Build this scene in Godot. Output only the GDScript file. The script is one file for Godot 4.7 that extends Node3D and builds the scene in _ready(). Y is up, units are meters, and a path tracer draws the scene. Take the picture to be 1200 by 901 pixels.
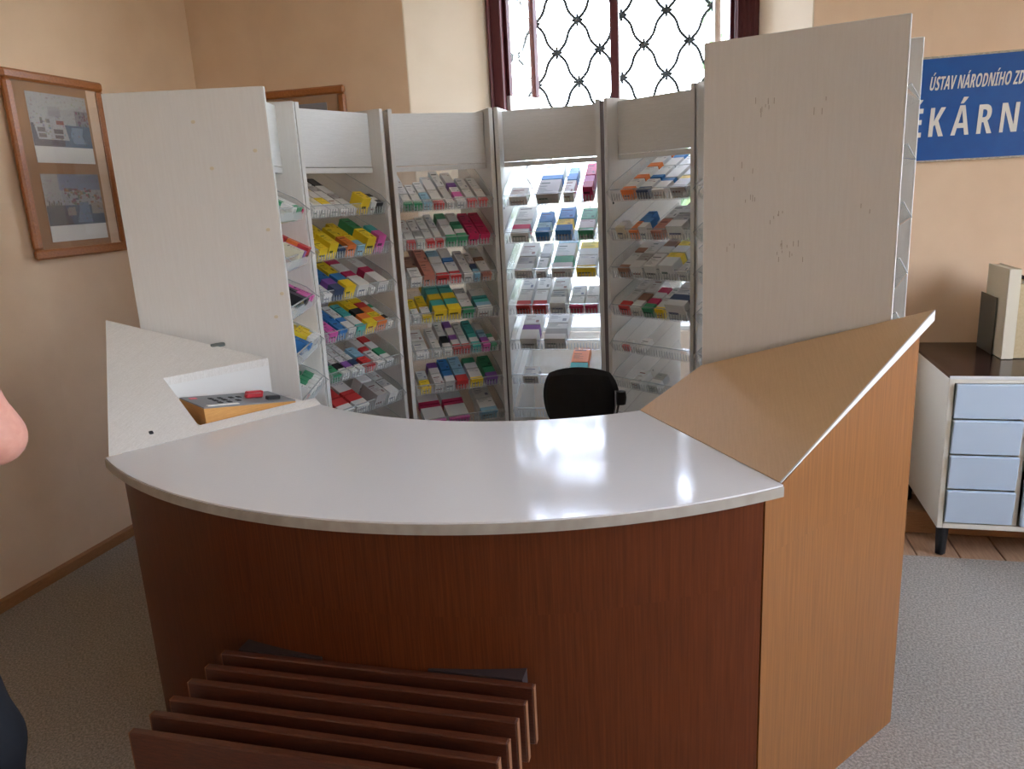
extends Node3D
# World: origin on the floor in the middle of the pharmacist's ring, +z towards the customers, y up, metres.

class Geo:
	var v := PackedVector3Array()
	var n := PackedVector3Array()
	var u := PackedVector2Array()
	var c := PackedColorArray()
	var col := Color(1, 1, 1)
	func tri(a: Vector3, b: Vector3, d: Vector3, na: Vector3, nb: Vector3, nd: Vector3, ua := Vector2.ZERO, ub := Vector2.ZERO, ud := Vector2.ZERO) -> void:
		# a, b, d run counter-clockwise seen from outside; Godot wants them clockwise
		v.append(a); v.append(d); v.append(b)
		n.append(na); n.append(nd); n.append(nb)
		u.append(ua); u.append(ud); u.append(ub)
		c.append(col); c.append(col); c.append(col)
	func poly(p: Array, inside: Vector3, uvs := []) -> void:
		var nn: Vector3 = (p[1] - p[0]).cross(p[2] - p[0])
		if nn.length() < 1e-12 and p.size() > 3:
			nn = (p[2] - p[0]).cross(p[3] - p[0])
		nn = nn.normalized()
		var q := p
		var w := uvs
		var mid := Vector3.ZERO
		for x in p: mid += x
		mid /= p.size()
		if nn.dot(mid - inside) < 0:
			q = p.duplicate(); q.reverse(); nn = -nn
			w = uvs.duplicate(); w.reverse()
		for i in range(1, q.size() - 1):
			if w.size() > 0: tri(q[0], q[i], q[i + 1], nn, nn, nn, w[0], w[i], w[i + 1])
			else: tri(q[0], q[i], q[i + 1], nn, nn, nn)
	func box(size: Vector3, at := Vector3.ZERO, bev := 0.002, t := Transform3D.IDENTITY) -> void:
		var e := size / 2
		var b: float = min(bev, min(e.x, min(e.y, e.z)) * 0.8)
		var cen := t * at
		var P := func(s: Array, ax: int) -> Vector3:
			var q := Vector3(s[0] * (e.x - b), s[1] * (e.y - b), s[2] * (e.z - b))
			q[ax] = s[ax] * e[ax]
			return t * (at + q)
		for ax in 3:
			var i := (ax + 1) % 3
			var j := (ax + 2) % 3
			for s in [-1, 1]:
				var ring := []
				for k in [[-1, -1], [1, -1], [1, 1], [-1, 1]]:
					var g := [0, 0, 0]
					g[ax] = s; g[i] = k[0]; g[j] = k[1]
					ring.append(P.call(g, ax))
				poly(ring, cen)
		if b < 0.0004: return
		for ax in 3:
			var i := (ax + 1) % 3
			var j := (ax + 2) % 3
			for si in [-1, 1]:
				for sj in [-1, 1]:
					var lo := [0, 0, 0]
					lo[ax] = -1; lo[i] = si; lo[j] = sj
					var hi := lo.duplicate()
					hi[ax] = 1
					poly([P.call(lo, i), P.call(hi, i), P.call(hi, j), P.call(lo, j)], cen)
		for sx in [-1, 1]:
			for sy in [-1, 1]:
				for sz in [-1, 1]:
					var g := [sx, sy, sz]
					poly([P.call(g, 0), P.call(g, 1), P.call(g, 2)], cen)
	# polygon in plan (x, z) with its own top and bottom height at each corner
	func slab(p: PackedVector2Array, top: PackedFloat32Array, bot: PackedFloat32Array, sides := true) -> void:
		var ids := Geometry2D.triangulate_polygon(p)
		for k in range(0, ids.size(), 3):
			var a := []
			var b := []
			for m in 3:
				var i := ids[k + m]
				a.append(Vector3(p[i].x, top[i], p[i].y)); b.append(Vector3(p[i].x, bot[i], p[i].y))
			poly(a, Vector3(a[0].x, -99, a[0].z)); poly(b, Vector3(b[0].x, 99, b[0].z))
		if not sides: return
		var turn := 0.0
		for i in p.size():
			var q := p[(i + 1) % p.size()]
			turn += p[i].cross(q)
		for i in p.size():
			var j := (i + 1) % p.size()
			var d := (p[j] - p[i])
			var outw := Vector3(d.y, 0, -d.x) * (1 if turn > 0 else -1)
			var r := [Vector3(p[i].x, top[i], p[i].y), Vector3(p[j].x, top[j], p[j].y), Vector3(p[j].x, bot[j], p[j].y), Vector3(p[i].x, bot[i], p[i].y)]
			poly(r, (r[0] + r[2]) / 2 - outw.normalized())
	func tube(p: PackedVector3Array, rad: float, sides := 6, caps := true, rads := PackedFloat32Array()) -> void:
		var rings := []
		var dirs := []
		var side := Vector3.ZERO
		for i in p.size():
			var d: Vector3 = (p[min(i + 1, p.size() - 1)] - p[max(i - 1, 0)]).normalized()
			if side == Vector3.ZERO:
				side = d.cross(Vector3.UP if absf(d.y) < 0.9 else Vector3.RIGHT).normalized()
			side = (side - d * side.dot(d)).normalized()
			var up := d.cross(side)
			var r := []
			var rr := rad if rads.is_empty() else rads[i]
			for k in sides:
				var a := TAU * k / sides
				r.append([p[i] + (side * cos(a) + up * sin(a)) * rr, side * cos(a) + up * sin(a)])
			rings.append(r); dirs.append(d)
		for i in p.size() - 1:
			for k in sides:
				var A = rings[i][k]; var B = rings[i][(k + 1) % sides]; var C = rings[i + 1][(k + 1) % sides]; var D = rings[i + 1][k]
				tri(A[0], B[0], C[0], A[1], B[1], C[1]); tri(A[0], C[0], D[0], A[1], C[1], D[1])
		if caps:
			for e in [0, p.size() - 1]:
				var ring := []
				for k in sides: ring.append(rings[e][k][0])
				poly(ring, p[e] + dirs[e] * (1.0 if e == 0 else -1.0))
	# profile of (radius, height) turned about the y axis through at
	func lathe(prof: PackedVector2Array, at := Vector3.ZERO, sides := 20, t := Transform3D.IDENTITY) -> void:
		for i in prof.size() - 1:
			var d := prof[i + 1] - prof[i]
			var nr := Vector2(d.y, -d.x).normalized()
			for k in sides:
				var a0 := TAU * k / sides
				var a1 := TAU * (k + 1) / sides
				var f := func(q: Vector2, a: float) -> Vector3: return t * (at + Vector3(q.x * cos(a), q.y, -q.x * sin(a)))
				var g := func(a: float) -> Vector3: return t.basis * Vector3(nr.x * cos(a), nr.y, -nr.x * sin(a))
				tri(f.call(prof[i], a0), f.call(prof[i], a1), f.call(prof[i + 1], a1), g.call(a0), g.call(a1), g.call(a1))
				tri(f.call(prof[i], a0), f.call(prof[i + 1], a1), f.call(prof[i + 1], a0), g.call(a0), g.call(a1), g.call(a0))
	func mesh() -> ArrayMesh:
		var m := ArrayMesh.new()
		var a := []
		a.resize(Mesh.ARRAY_MAX)
		a[Mesh.ARRAY_VERTEX] = v; a[Mesh.ARRAY_NORMAL] = n; a[Mesh.ARRAY_TEX_UV] = u; a[Mesh.ARRAY_COLOR] = c
		m.add_surface_from_arrays(Mesh.PRIMITIVE_TRIANGLES, a)
		return m

var M := {}
var taken := {}
var rng := RandomNumberGenerator.new()

# ---------------------------------------------------------------- helpers
func numbered(called: String) -> String:
	var k: int = taken.get(called, -1) + 1
	taken[called] = k
	return called if k == 0 else "%s_%03d" % [called, k]

func put(called: String, g, m: Material, parent: Node3D = self) -> MeshInstance3D:
	var o := MeshInstance3D.new()
	o.name = numbered(called) if parent == self else called
	o.mesh = g.mesh() if g is Geo else g
	o.material_override = m
	o.cast_shadow = GeometryInstance3D.SHADOW_CASTING_SETTING_ON
	parent.add_child(o, true)
	return o

func tag(o: Node, label: String, category: String, group := "") -> void:
	o.set_meta("label", label); o.set_meta("category", category)
	if group: o.set_meta("group", group)

func thing(called: String, label: String, category: String, at := Vector3.ZERO, turn := 0.0, group := "") -> Node3D:
	var o := Node3D.new()
	o.name = numbered(called)
	add_child(o)
	o.position = at; o.rotation.y = turn
	tag(o, label, category, group)
	return o

func struct(called: String, g: Geo, m: Material) -> MeshInstance3D:
	var o := put(called, g, m)
	o.set_meta("kind", "structure")
	return o

func bx(called: String, size: Vector3, at: Vector3, m: Material, parent: Node3D, bev := 0.002) -> MeshInstance3D:
	var g := Geo.new()
	g.box(size, Vector3.ZERO, bev)
	var o := put(called, g, m, parent)
	o.position = at
	return o

# ---------------------------------------------------------------- materials
func noise(seed_: int, freq: float, oct := 3) -> FastNoiseLite:
	var f := FastNoiseLite.new()
	f.seed = seed_; f.frequency = freq; f.fractal_octaves = oct
	f.noise_type = FastNoiseLite.TYPE_SIMPLEX_SMOOTH
	return f

# colour texture of wood grain running along v; a and b are sRGB colours
func grain(seed_: int, a: Color, b: Color, fx: float, fy: float, cathedral := 0.0, w := 512, h := 512) -> ImageTexture:
	var f := noise(seed_, 1.0, 4)
	var g := noise(seed_ + 9, 1.0, 2)
	var im := Image.create(w, h, true, Image.FORMAT_RGB8)
	for y in h:
		for x in w:
			# wrap softly by blending two samples near the seam
			var t := f.get_noise_2d(x * fx, y * fy) * 0.5 + 0.5
			var s := g.get_noise_2d(x * fx * 4.0, y * fy * 2.0) * 0.5 + 0.5
			var k := t * 0.65 + s * 0.35
			if cathedral > 0.0:
				var q := f.get_noise_2d(x * fx * 0.18, y * fy * 0.5) * 14.0
				k = lerpf(k, absf(fmod(absf(q), 1.0) - 0.5) * 2.0, cathedral)
			im.set_pixel(x, y, a.lerp(b, clampf((k - 0.5) * 1.6 + 0.5, 0, 1)))
	im.generate_mipmaps()
	return ImageTexture.create_from_image(im)

func speckle(seed_: int, a: Color, b: Color, freq: float, cell: float, w := 512) -> ImageTexture:
	var f := noise(seed_, freq, 3)
	var r := RandomNumberGenerator.new()
	r.seed = seed_
	var im := Image.create(w, w, true, Image.FORMAT_RGB8)
	for y in w:
		for x in w:
			var t := f.get_noise_2d(x, y) * 0.5 + 0.5
			im.set_pixel(x, y, a.lerp(b, clampf(lerpf(t, r.randf(), cell), 0, 1)))
	im.generate_mipmaps()
	return ImageTexture.create_from_image(im)

func bump(seed_: int, freq: float, strength: float, w := 256) -> NoiseTexture2D:
	var t := NoiseTexture2D.new()
	t.width = w; t.height = w; t.seamless = true; t.as_normal_map = true; t.bump_strength = strength
	t.noise = noise(seed_, freq, 4)
	return t

func mat(col: Color, rough := 0.6, tex: Texture2D = null, scale := 1.0, nrm: Texture2D = null, nscale := 1.0, metal := 0.0) -> StandardMaterial3D:
	var m := StandardMaterial3D.new()
	m.albedo_color = col; m.roughness = rough; m.metallic = metal
	if tex or nrm:
		m.uv1_triplanar = true
		m.uv1_scale = Vector3.ONE * scale
	if tex: m.albedo_texture = tex
	if nrm:
		m.normal_enabled = true; m.normal_texture = nrm; m.normal_scale = nscale
	return m

func rgb(r: int, g: int, b: int) -> Color: return Color(r / 255.0, g / 255.0, b / 255.0)

func make_materials() -> void:
	var white_grain := grain(3, rgb(224, 220, 213), rgb(218, 213, 205), 0.10, 0.006, 0.15)
	M.melamine = mat(Color.WHITE, 0.42, white_grain, 1.6)
	M.desk_white = mat(Color.WHITE, 0.45, grain(5, rgb(232, 228, 221), rgb(208, 202, 192), 0.14, 0.005, 0.45), 2.0)
	M.desk_beige = mat(Color.WHITE, 0.42, grain(6, rgb(226, 192, 150), rgb(210, 174, 132), 0.16, 0.006, 0.2), 2.0)
	M.desk_beige.roughness = 0.6
	M.fascia = mat(Color.WHITE, 0.45, grain(7, rgb(228, 227, 223), rgb(217, 216, 211), 0.006, 0.10, 0.3), 1.8)
	M.counter = mat(rgb(226, 224, 222), 0.10, null, 9.0, bump(12, 0.03, 1.6), 0.13)
	M.batten = mat(rgb(112, 100, 96), 0.7)
	M.scuff = mat(rgb(172, 160, 144), 0.6)
	M.stain = mat(rgb(214, 200, 168), 0.5)
	M.edge_white = mat(rgb(222, 220, 214), 0.4)
	M.edge_grey = mat(Color.WHITE, 0.5, grain(8, rgb(176, 168, 156), rgb(150, 140, 126), 0.01, 0.01), 1.5)
	M.mahogany = mat(Color.WHITE, 0.38, grain(21, rgb(106, 54, 26), rgb(74, 34, 15), 0.22, 0.004), 1.4)
	M.mahogany.metallic_specular = 0.3
	M.teak = mat(Color.WHITE, 0.36, grain(22, rgb(158, 104, 54), rgb(118, 74, 35), 0.20, 0.004), 1.3)
	M.slat = mat(Color.WHITE, 0.4, grain(23, rgb(96, 50, 30), rgb(66, 32, 19), 0.02, 0.16), 2.0)
	M.slat_end = mat(rgb(132, 86, 54), 0.6)
	M.dark_board = mat(rgb(48, 36, 34), 0.6)
	M.wall = mat(Color.WHITE, 0.92, speckle(31, rgb(241, 210, 176), rgb(232, 199, 164), 0.012, 0.10), 0.6, bump(33, 0.010, 3.0), 0.30)
	M.reveal = mat(Color.WHITE, 0.92, speckle(32, rgb(240, 224, 200), rgb(232, 214, 188), 0.012, 0.10), 0.6, bump(33, 0.010, 3.0), 0.30)
	M.ceiling = mat(rgb(240, 232, 218), 0.95)
	M.carpet = mat(Color.WHITE, 1.0, speckle(41, rgb(210, 200, 186), rgb(96, 89, 80), 0.06, 0.38), 3.0, bump(42, 0.20, 6.0), 0.45)
	M.plank = mat(Color.WHITE, 0.6, grain(43, rgb(178, 142, 110), rgb(148, 112, 84), 0.12, 0.01), 1.2)
	M.baseboard = mat(Color.WHITE, 0.5, grain(44, rgb(176, 126, 82), rgb(150, 102, 62), 0.01, 0.2), 2.0)
	M.frame_wood = mat(Color.WHITE, 0.35, grain(45, rgb(186, 118, 62), rgb(150, 88, 40), 0.05, 0.05), 3.0)
	M.kraft = mat(Color.WHITE, 0.85, speckle(46, rgb(176, 126, 78), rgb(160, 112, 66), 0.05, 0.5), 4.0)
	M.paper = mat(rgb(236, 232, 222), 0.8)
	M.window_paint = mat(Color.WHITE, 0.45, grain(47, rgb(98, 42, 44), rgb(76, 30, 34), 0.2, 0.01), 2.0)
	M.iron = mat(rgb(58, 66, 66), 0.55, null, 1.0, null, 1.0, 0.4)
	M.black = mat(rgb(22, 21, 22), 0.55)
	M.black_cloth = mat(Color.WHITE, 0.85, speckle(48, rgb(38, 33, 32), rgb(22, 19, 19), 0.3, 0.7), 8.0)
	M.chrome = mat(rgb(200, 200, 205), 0.2, null, 1.0, null, 1.0, 1.0)
	M.steel = mat(rgb(120, 126, 124), 0.45, speckle(49, rgb(255, 255, 255), rgb(205, 205, 200), 0.06, 0.4), 5.0, null, 1.0, 0.7)
	M.sign_blue = mat(Color.WHITE, 0.3, speckle(50, rgb(20, 92, 164), rgb(14, 80, 150), 0.02, 0.1), 1.0)
	M.sign_letter = mat(rgb(232, 228, 216), 0.35)
	M.sign_rim = mat(Color.WHITE, 0.5, speckle(51, rgb(226, 222, 210), rgb(150, 128, 100), 0.05, 0.25), 2.0)
	M.drawer = mat(rgb(190, 204, 216), 0.35)
	M.cream = mat(rgb(226, 218, 200), 0.45)
	M.dark_top = mat(Color.WHITE, 0.16, grain(52, rgb(62, 38, 32), rgb(42, 25, 22), 0.008, 0.15), 2.0)
	M.book_cream = mat(rgb(224, 214, 190), 0.7)
	M.book_beige = mat(Color.WHITE, 0.75, speckle(53, rgb(206, 186, 148), rgb(186, 164, 124), 0.04, 0.2), 3.0)
	M.book_dark = mat(rgb(70, 52, 44), 0.7)
	M.page = mat(rgb(232, 224, 202), 0.9)
	M.pine = mat(Color.WHITE, 0.5, grain(54, rgb(216, 160, 82), rgb(190, 130, 60), 0.008, 0.2), 3.0)
	M.grey_plate = mat(rgb(128, 130, 132), 0.5)
	M.red_plastic = mat(rgb(186, 30, 42), 0.35)
	M.pink_tape = mat(rgb(240, 120, 130), 0.7)
	M.glass = mat(Color(0.93, 0.97, 0.96, 0.08), 0.02)
	M.glass.transparency = BaseMaterial3D.TRANSPARENCY_ALPHA
	M.picture_glass = mat(Color(0.95, 0.97, 0.96, 0.04), 0.03)
	M.picture_glass.transparency = BaseMaterial3D.TRANSPARENCY_ALPHA
	M.acrylic = mat(Color(0.94, 0.96, 0.95, 0.085), 0.10)
	M.acrylic.transparency = BaseMaterial3D.TRANSPARENCY_ALPHA
	M.acrylic_edge = mat(Color(0.94, 0.96, 0.95, 0.40), 0.25)
	M.acrylic_edge.transparency = BaseMaterial3D.TRANSPARENCY_ALPHA
	M.skin = mat(Color.WHITE, 0.55, speckle(55, rgb(226, 168, 148), rgb(210, 146, 128), 0.03, 0.15), 3.0)
	M.skin.subsurf_scatter_enabled = true; M.skin.subsurf_scatter_strength = 0.15
	M.navy = mat(Color.WHITE, 0.9, speckle(56, rgb(25, 28, 35), rgb(17, 19, 25), 0.2, 0.5), 5.0)
	M.shirt = mat(Color.WHITE, 0.9, speckle(57, rgb(214, 214, 210), rgb(200, 200, 196), 0.2, 0.4), 5.0)
	M.hair = mat(rgb(70, 52, 40), 0.6)
	M.eye = mat(rgb(30, 26, 24), 0.2)
	M.lips = mat(rgb(186, 106, 100), 0.5)
	M.leaf = StandardMaterial3D.new()
	M.leaf.vertex_color_use_as_albedo = true; M.leaf.roughness = 0.6
	M.leaf.backlight_enabled = true; M.leaf.backlight = Color(0.5, 0.6, 0.3)
	M.bark = mat(rgb(92, 78, 62), 0.9)
	M.grass = mat(Color.WHITE, 0.95, speckle(58, rgb(150, 148, 140), rgb(128, 126, 118), 0.05, 0.5), 0.5)
	# medicine boxes: vertex colour times a sheet of printed lines
	var im := Image.create(512, 512, true, Image.FORMAT_RGB8)
	im.fill(Color.WHITE)
	var r := RandomNumberGenerator.new()
	r.seed = 77
	for cy in 4:
		for cx in 4:
			var o := Vector2i(cx * 128, cy * 128)
			var ink: Color = [rgb(108, 108, 112), rgb(110, 118, 150), rgb(160, 108, 104), rgb(112, 136, 126)][(cx + cy) % 4]
			im.fill_rect(Rect2i(o.x + 12, o.y + 18 + r.randi() % 20, 50 + r.randi() % 46, 9), ink)
			im.fill_rect(Rect2i(o.x + 12, o.y + 52 + r.randi() % 6, 40 + r.randi() % 30, 5), ink.lightened(0.25))
			for k in 3 + r.randi() % 3:
				im.fill_rect(Rect2i(o.x + 12, o.y + 70 + k * 9, 30 + r.randi() % 66, 3), ink.lightened(0.4))
			if r.randf() < 0.6:
				im.fill_rect(Rect2i(o.x + 88, o.y + 90, 24, 22), ink.lightened(0.3))
	im.generate_mipmaps()
	M.carton = StandardMaterial3D.new()
	M.carton.vertex_color_use_as_albedo = true
	M.carton.albedo_texture = ImageTexture.create_from_image(im)
	M.carton.roughness = 0.5

# ---------------------------------------------------------------- light and camera
func set_view() -> void:
	var cam := Camera3D.new()
	cam.name = "camera"
	cam.fov = rad_to_deg(2.0 * atan(450.5 / 906.4))
	cam.near = 0.05; cam.far = 200
	# looking 13.9 degrees down, 14.9 degrees to the left, rolled 3.1 degrees
	cam.transform = Transform3D(Basis(Vector3(0.96840, -0.05181, -0.24396), Vector3(-0.01008, 0.96925, -0.24588), Vector3(0.24920, 0.24057, 0.93810)).orthonormalized(), Vector3(0.7296, 1.6, 2.8093))
	add_child(cam)
	cam.current = true
	var sky_m := ProceduralSkyMaterial.new()
	sky_m.sky_top_color = Color(0.82, 0.88, 1.0)
	sky_m.sky_horizon_color = Color(0.95, 0.98, 1.0)
	sky_m.ground_bottom_color = Color(0.35, 0.36, 0.30)
	sky_m.ground_horizon_color = Color(0.60, 0.62, 0.56)
	sky_m.energy_multiplier = 9.0
	var sky := Sky.new()
	sky.sky_material = sky_m
	var env := Environment.new()
	env.background_mode = Environment.BG_SKY
	env.sky = sky
	env.ambient_light_source = Environment.AMBIENT_SOURCE_SKY
	env.tonemap_mode = Environment.TONE_MAPPER_LINEAR
	env.tonemap_exposure = 3.0
	env.sdfgi_enabled = true; env.ssao_enabled = true; env.ssil_enabled = true
	var we := WorldEnvironment.new()
	we.name = "world_environment"
	we.environment = env
	add_child(we)

# ---------------------------------------------------------------- the room
const XR := 3.6
const ZB := -1.27
const ZF := 5.3
const YC := 3.3

func xl(z: float) -> float: return -2.154 + (0.52 - z) * 0.0263

func build_room() -> void:
	var g := Geo.new()
	# carpet laid over the boards; boards show behind z = -0.55
	g.box(Vector3(XR + 2.5, 0.1, ZF + 0.55), Vector3((XR - 2.5) / 2, -0.05, (ZF - 0.55) / 2), 0.003)
	var fl := struct("floor", g, M.carpet)
	var pl := Geo.new()
	pl.box(Vector3(0.166, 0.03, 0.80), Vector3.ZERO, 0.003)
	var pm := pl.mesh()
	for k in 36:
		var o := MeshInstance3D.new()
		o.name = "plank"; o.mesh = pm
		o.material_override = M.plank
		fl.add_child(o, true)
		o.position = Vector3(-2.40 + k * 0.17, -0.019, -0.955)
	var sb := Geo.new()
	sb.box(Vector3(XR + 2.5, 0.07, 0.86), Vector3((XR - 2.5) / 2, -0.075, -0.98), 0.0)
	put("subfloor", sb, M.bark, fl)
	g = Geo.new()
	g.box(Vector3(XR + 3.2, 0.2, ZF + 2.6), Vector3((XR - 2.4) / 2, YC + 0.1, (ZF - 1.9) / 2), 0.0)
	struct("ceiling", g, M.ceiling)
	# left wall, slightly out of square
	g = Geo.new()
	g.slab(PackedVector2Array([Vector2(xl(-1.9), -1.9), Vector2(xl(ZF + 0.3), ZF + 0.3), Vector2(-2.6, ZF + 0.3), Vector2(-2.6, -1.9)]), PackedFloat32Array([YC, YC, YC, YC]), PackedFloat32Array([-0.1, -0.1, -0.1, -0.1]))
	struct("wall_left", g, M.wall)
	g = Geo.new()
	var z0 := -0.55
	g.slab(PackedVector2Array([Vector2(xl(ZB) + 0.014, ZB), Vector2(xl(ZF) + 0.014, ZF), Vector2(xl(ZF), ZF), Vector2(xl(ZB), ZB)]), PackedFloat32Array([0.045, 0.045, 0.055, 0.055]), PackedFloat32Array([0, 0, 0, 0]))
	struct("baseboard_left", g, M.baseboard)
	# back wall with the splayed window niche: inner face z = ZB, outer face -1.95
	g = Geo.new()
	var H0 := 0.85
	var H1 := 3.0
	g.slab(PackedVector2Array([Vector2(-2.6, ZB), Vector2(-0.833, ZB), Vector2(-0.49, -1.62), Vector2(-0.49, -1.95), Vector2(-2.6, -1.95)]), PackedFloat32Array([YC, YC, YC, YC, YC]), PackedFloat32Array([-0.1, -0.1, -0.1, -0.1, -0.1]))
	g.slab(PackedVector2Array([Vector2(XR + 0.3, ZB), Vector2(1.17, ZB), Vector2(0.953, -1.62), Vector2(0.953, -1.95), Vector2(XR + 0.3, -1.95)]), PackedFloat32Array([YC, YC, YC, YC, YC]), PackedFloat32Array([-0.1, -0.1, -0.1, -0.1, -0.1]))
	var mid := PackedVector2Array([Vector2(-0.833, ZB), Vector2(1.17, ZB), Vector2(0.953, -1.62), Vector2(0.953, -1.95), Vector2(-0.49, -1.95), Vector2(-0.49, -1.62)])
	var f := func(x: float) -> PackedFloat32Array: return PackedFloat32Array([x, x, x, x, x, x])
	g.slab(mid, f.call(H0), f.call(-0.1))
	g.slab(mid, f.call(YC), f.call(H1))
	struct("wall_back", g, M.wall)
	# lime-washed lining of the niche sides
	g = Geo.new()
	g.slab(PackedVector2Array([Vector2(-0.833, ZB), Vector2(-0.827, ZB - 0.002), Vector2(-0.484, -1.618), Vector2(-0.49, -1.62)]), PackedFloat32Array([H1, H1, H1, H1]), PackedFloat32Array([H0, H0, H0, H0]))
	g.slab(PackedVector2Array([Vector2(1.17, ZB), Vector2(1.164, ZB - 0.002), Vector2(0.947, -1.618), Vector2(0.953, -1.62)]), PackedFloat32Array([H1, H1, H1, H1]), PackedFloat32Array([H0, H0, H0, H0]))
	struct("trim_1", g, M.reveal)
	# right wall with two windows, out of the frame
	g = Geo.new()
	var edge := -1.95
	for w in RW:
		g.box(Vector3(0.45, YC, w[0] - edge), Vector3(XR + 0.225, YC / 2, (w[0] + edge) / 2), 0.0)
		g.box(Vector3(0.45, 0.9, w[1] - w[0]), Vector3(XR + 0.225, 0.45, (w[0] + w[1]) / 2), 0.0)
		g.box(Vector3(0.45, YC - 2.75, w[1] - w[0]), Vector3(XR + 0.225, (YC + 2.75) / 2, (w[0] + w[1]) / 2), 0.0)
		edge = w[1]
	g.box(Vector3(0.45, YC, ZF + 0.3 - edge), Vector3(XR + 0.225, YC / 2, (ZF + 0.3 + edge) / 2), 0.0)
	struct("wall_right", g, M.wall)
	g = Geo.new()
	g.box(Vector3(XR + 2.9, YC, 0.4), Vector3((XR - 2.3) / 2, YC / 2, ZF + 0.2), 0.0)
	struct("wall_front", g, M.wall)
	for k in 2:
		side_window("window_%d" % (k + 2), Transform3D(Basis(Vector3.UP, PI / 2), Vector3(XR + 0.2, 0, (RW[k][0] + RW[k][1]) / 2)), RW[k][1] - RW[k][0])

const RW := [[0.15, 1.75], [3.3, 4.5]]

func side_window(called: String, t: Transform3D, w: float) -> void:
	var g := Geo.new()
	for s in [-1, 1]:
		g.box(Vector3(0.07, 1.85, 0.06), Vector3(s * (w / 2 - 0.035), 1.825, 0))
		g.box(Vector3(w - 0.14, 0.07, 0.06), Vector3(0, 1.825 + s * 0.89, 0))
	g.box(Vector3(0.06, 1.71, 0.06), Vector3(0, 1.825, 0))
	var o := struct(called, g, M.window_paint)
	o.transform = t
	for s in [-1, 1]:
		bx("pane", Vector3(w / 2 - 0.1, 1.71, 0.005), Vector3(s * (w / 4 - 0.02), 1.825, 0), M.glass, o, 0.0)

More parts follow.
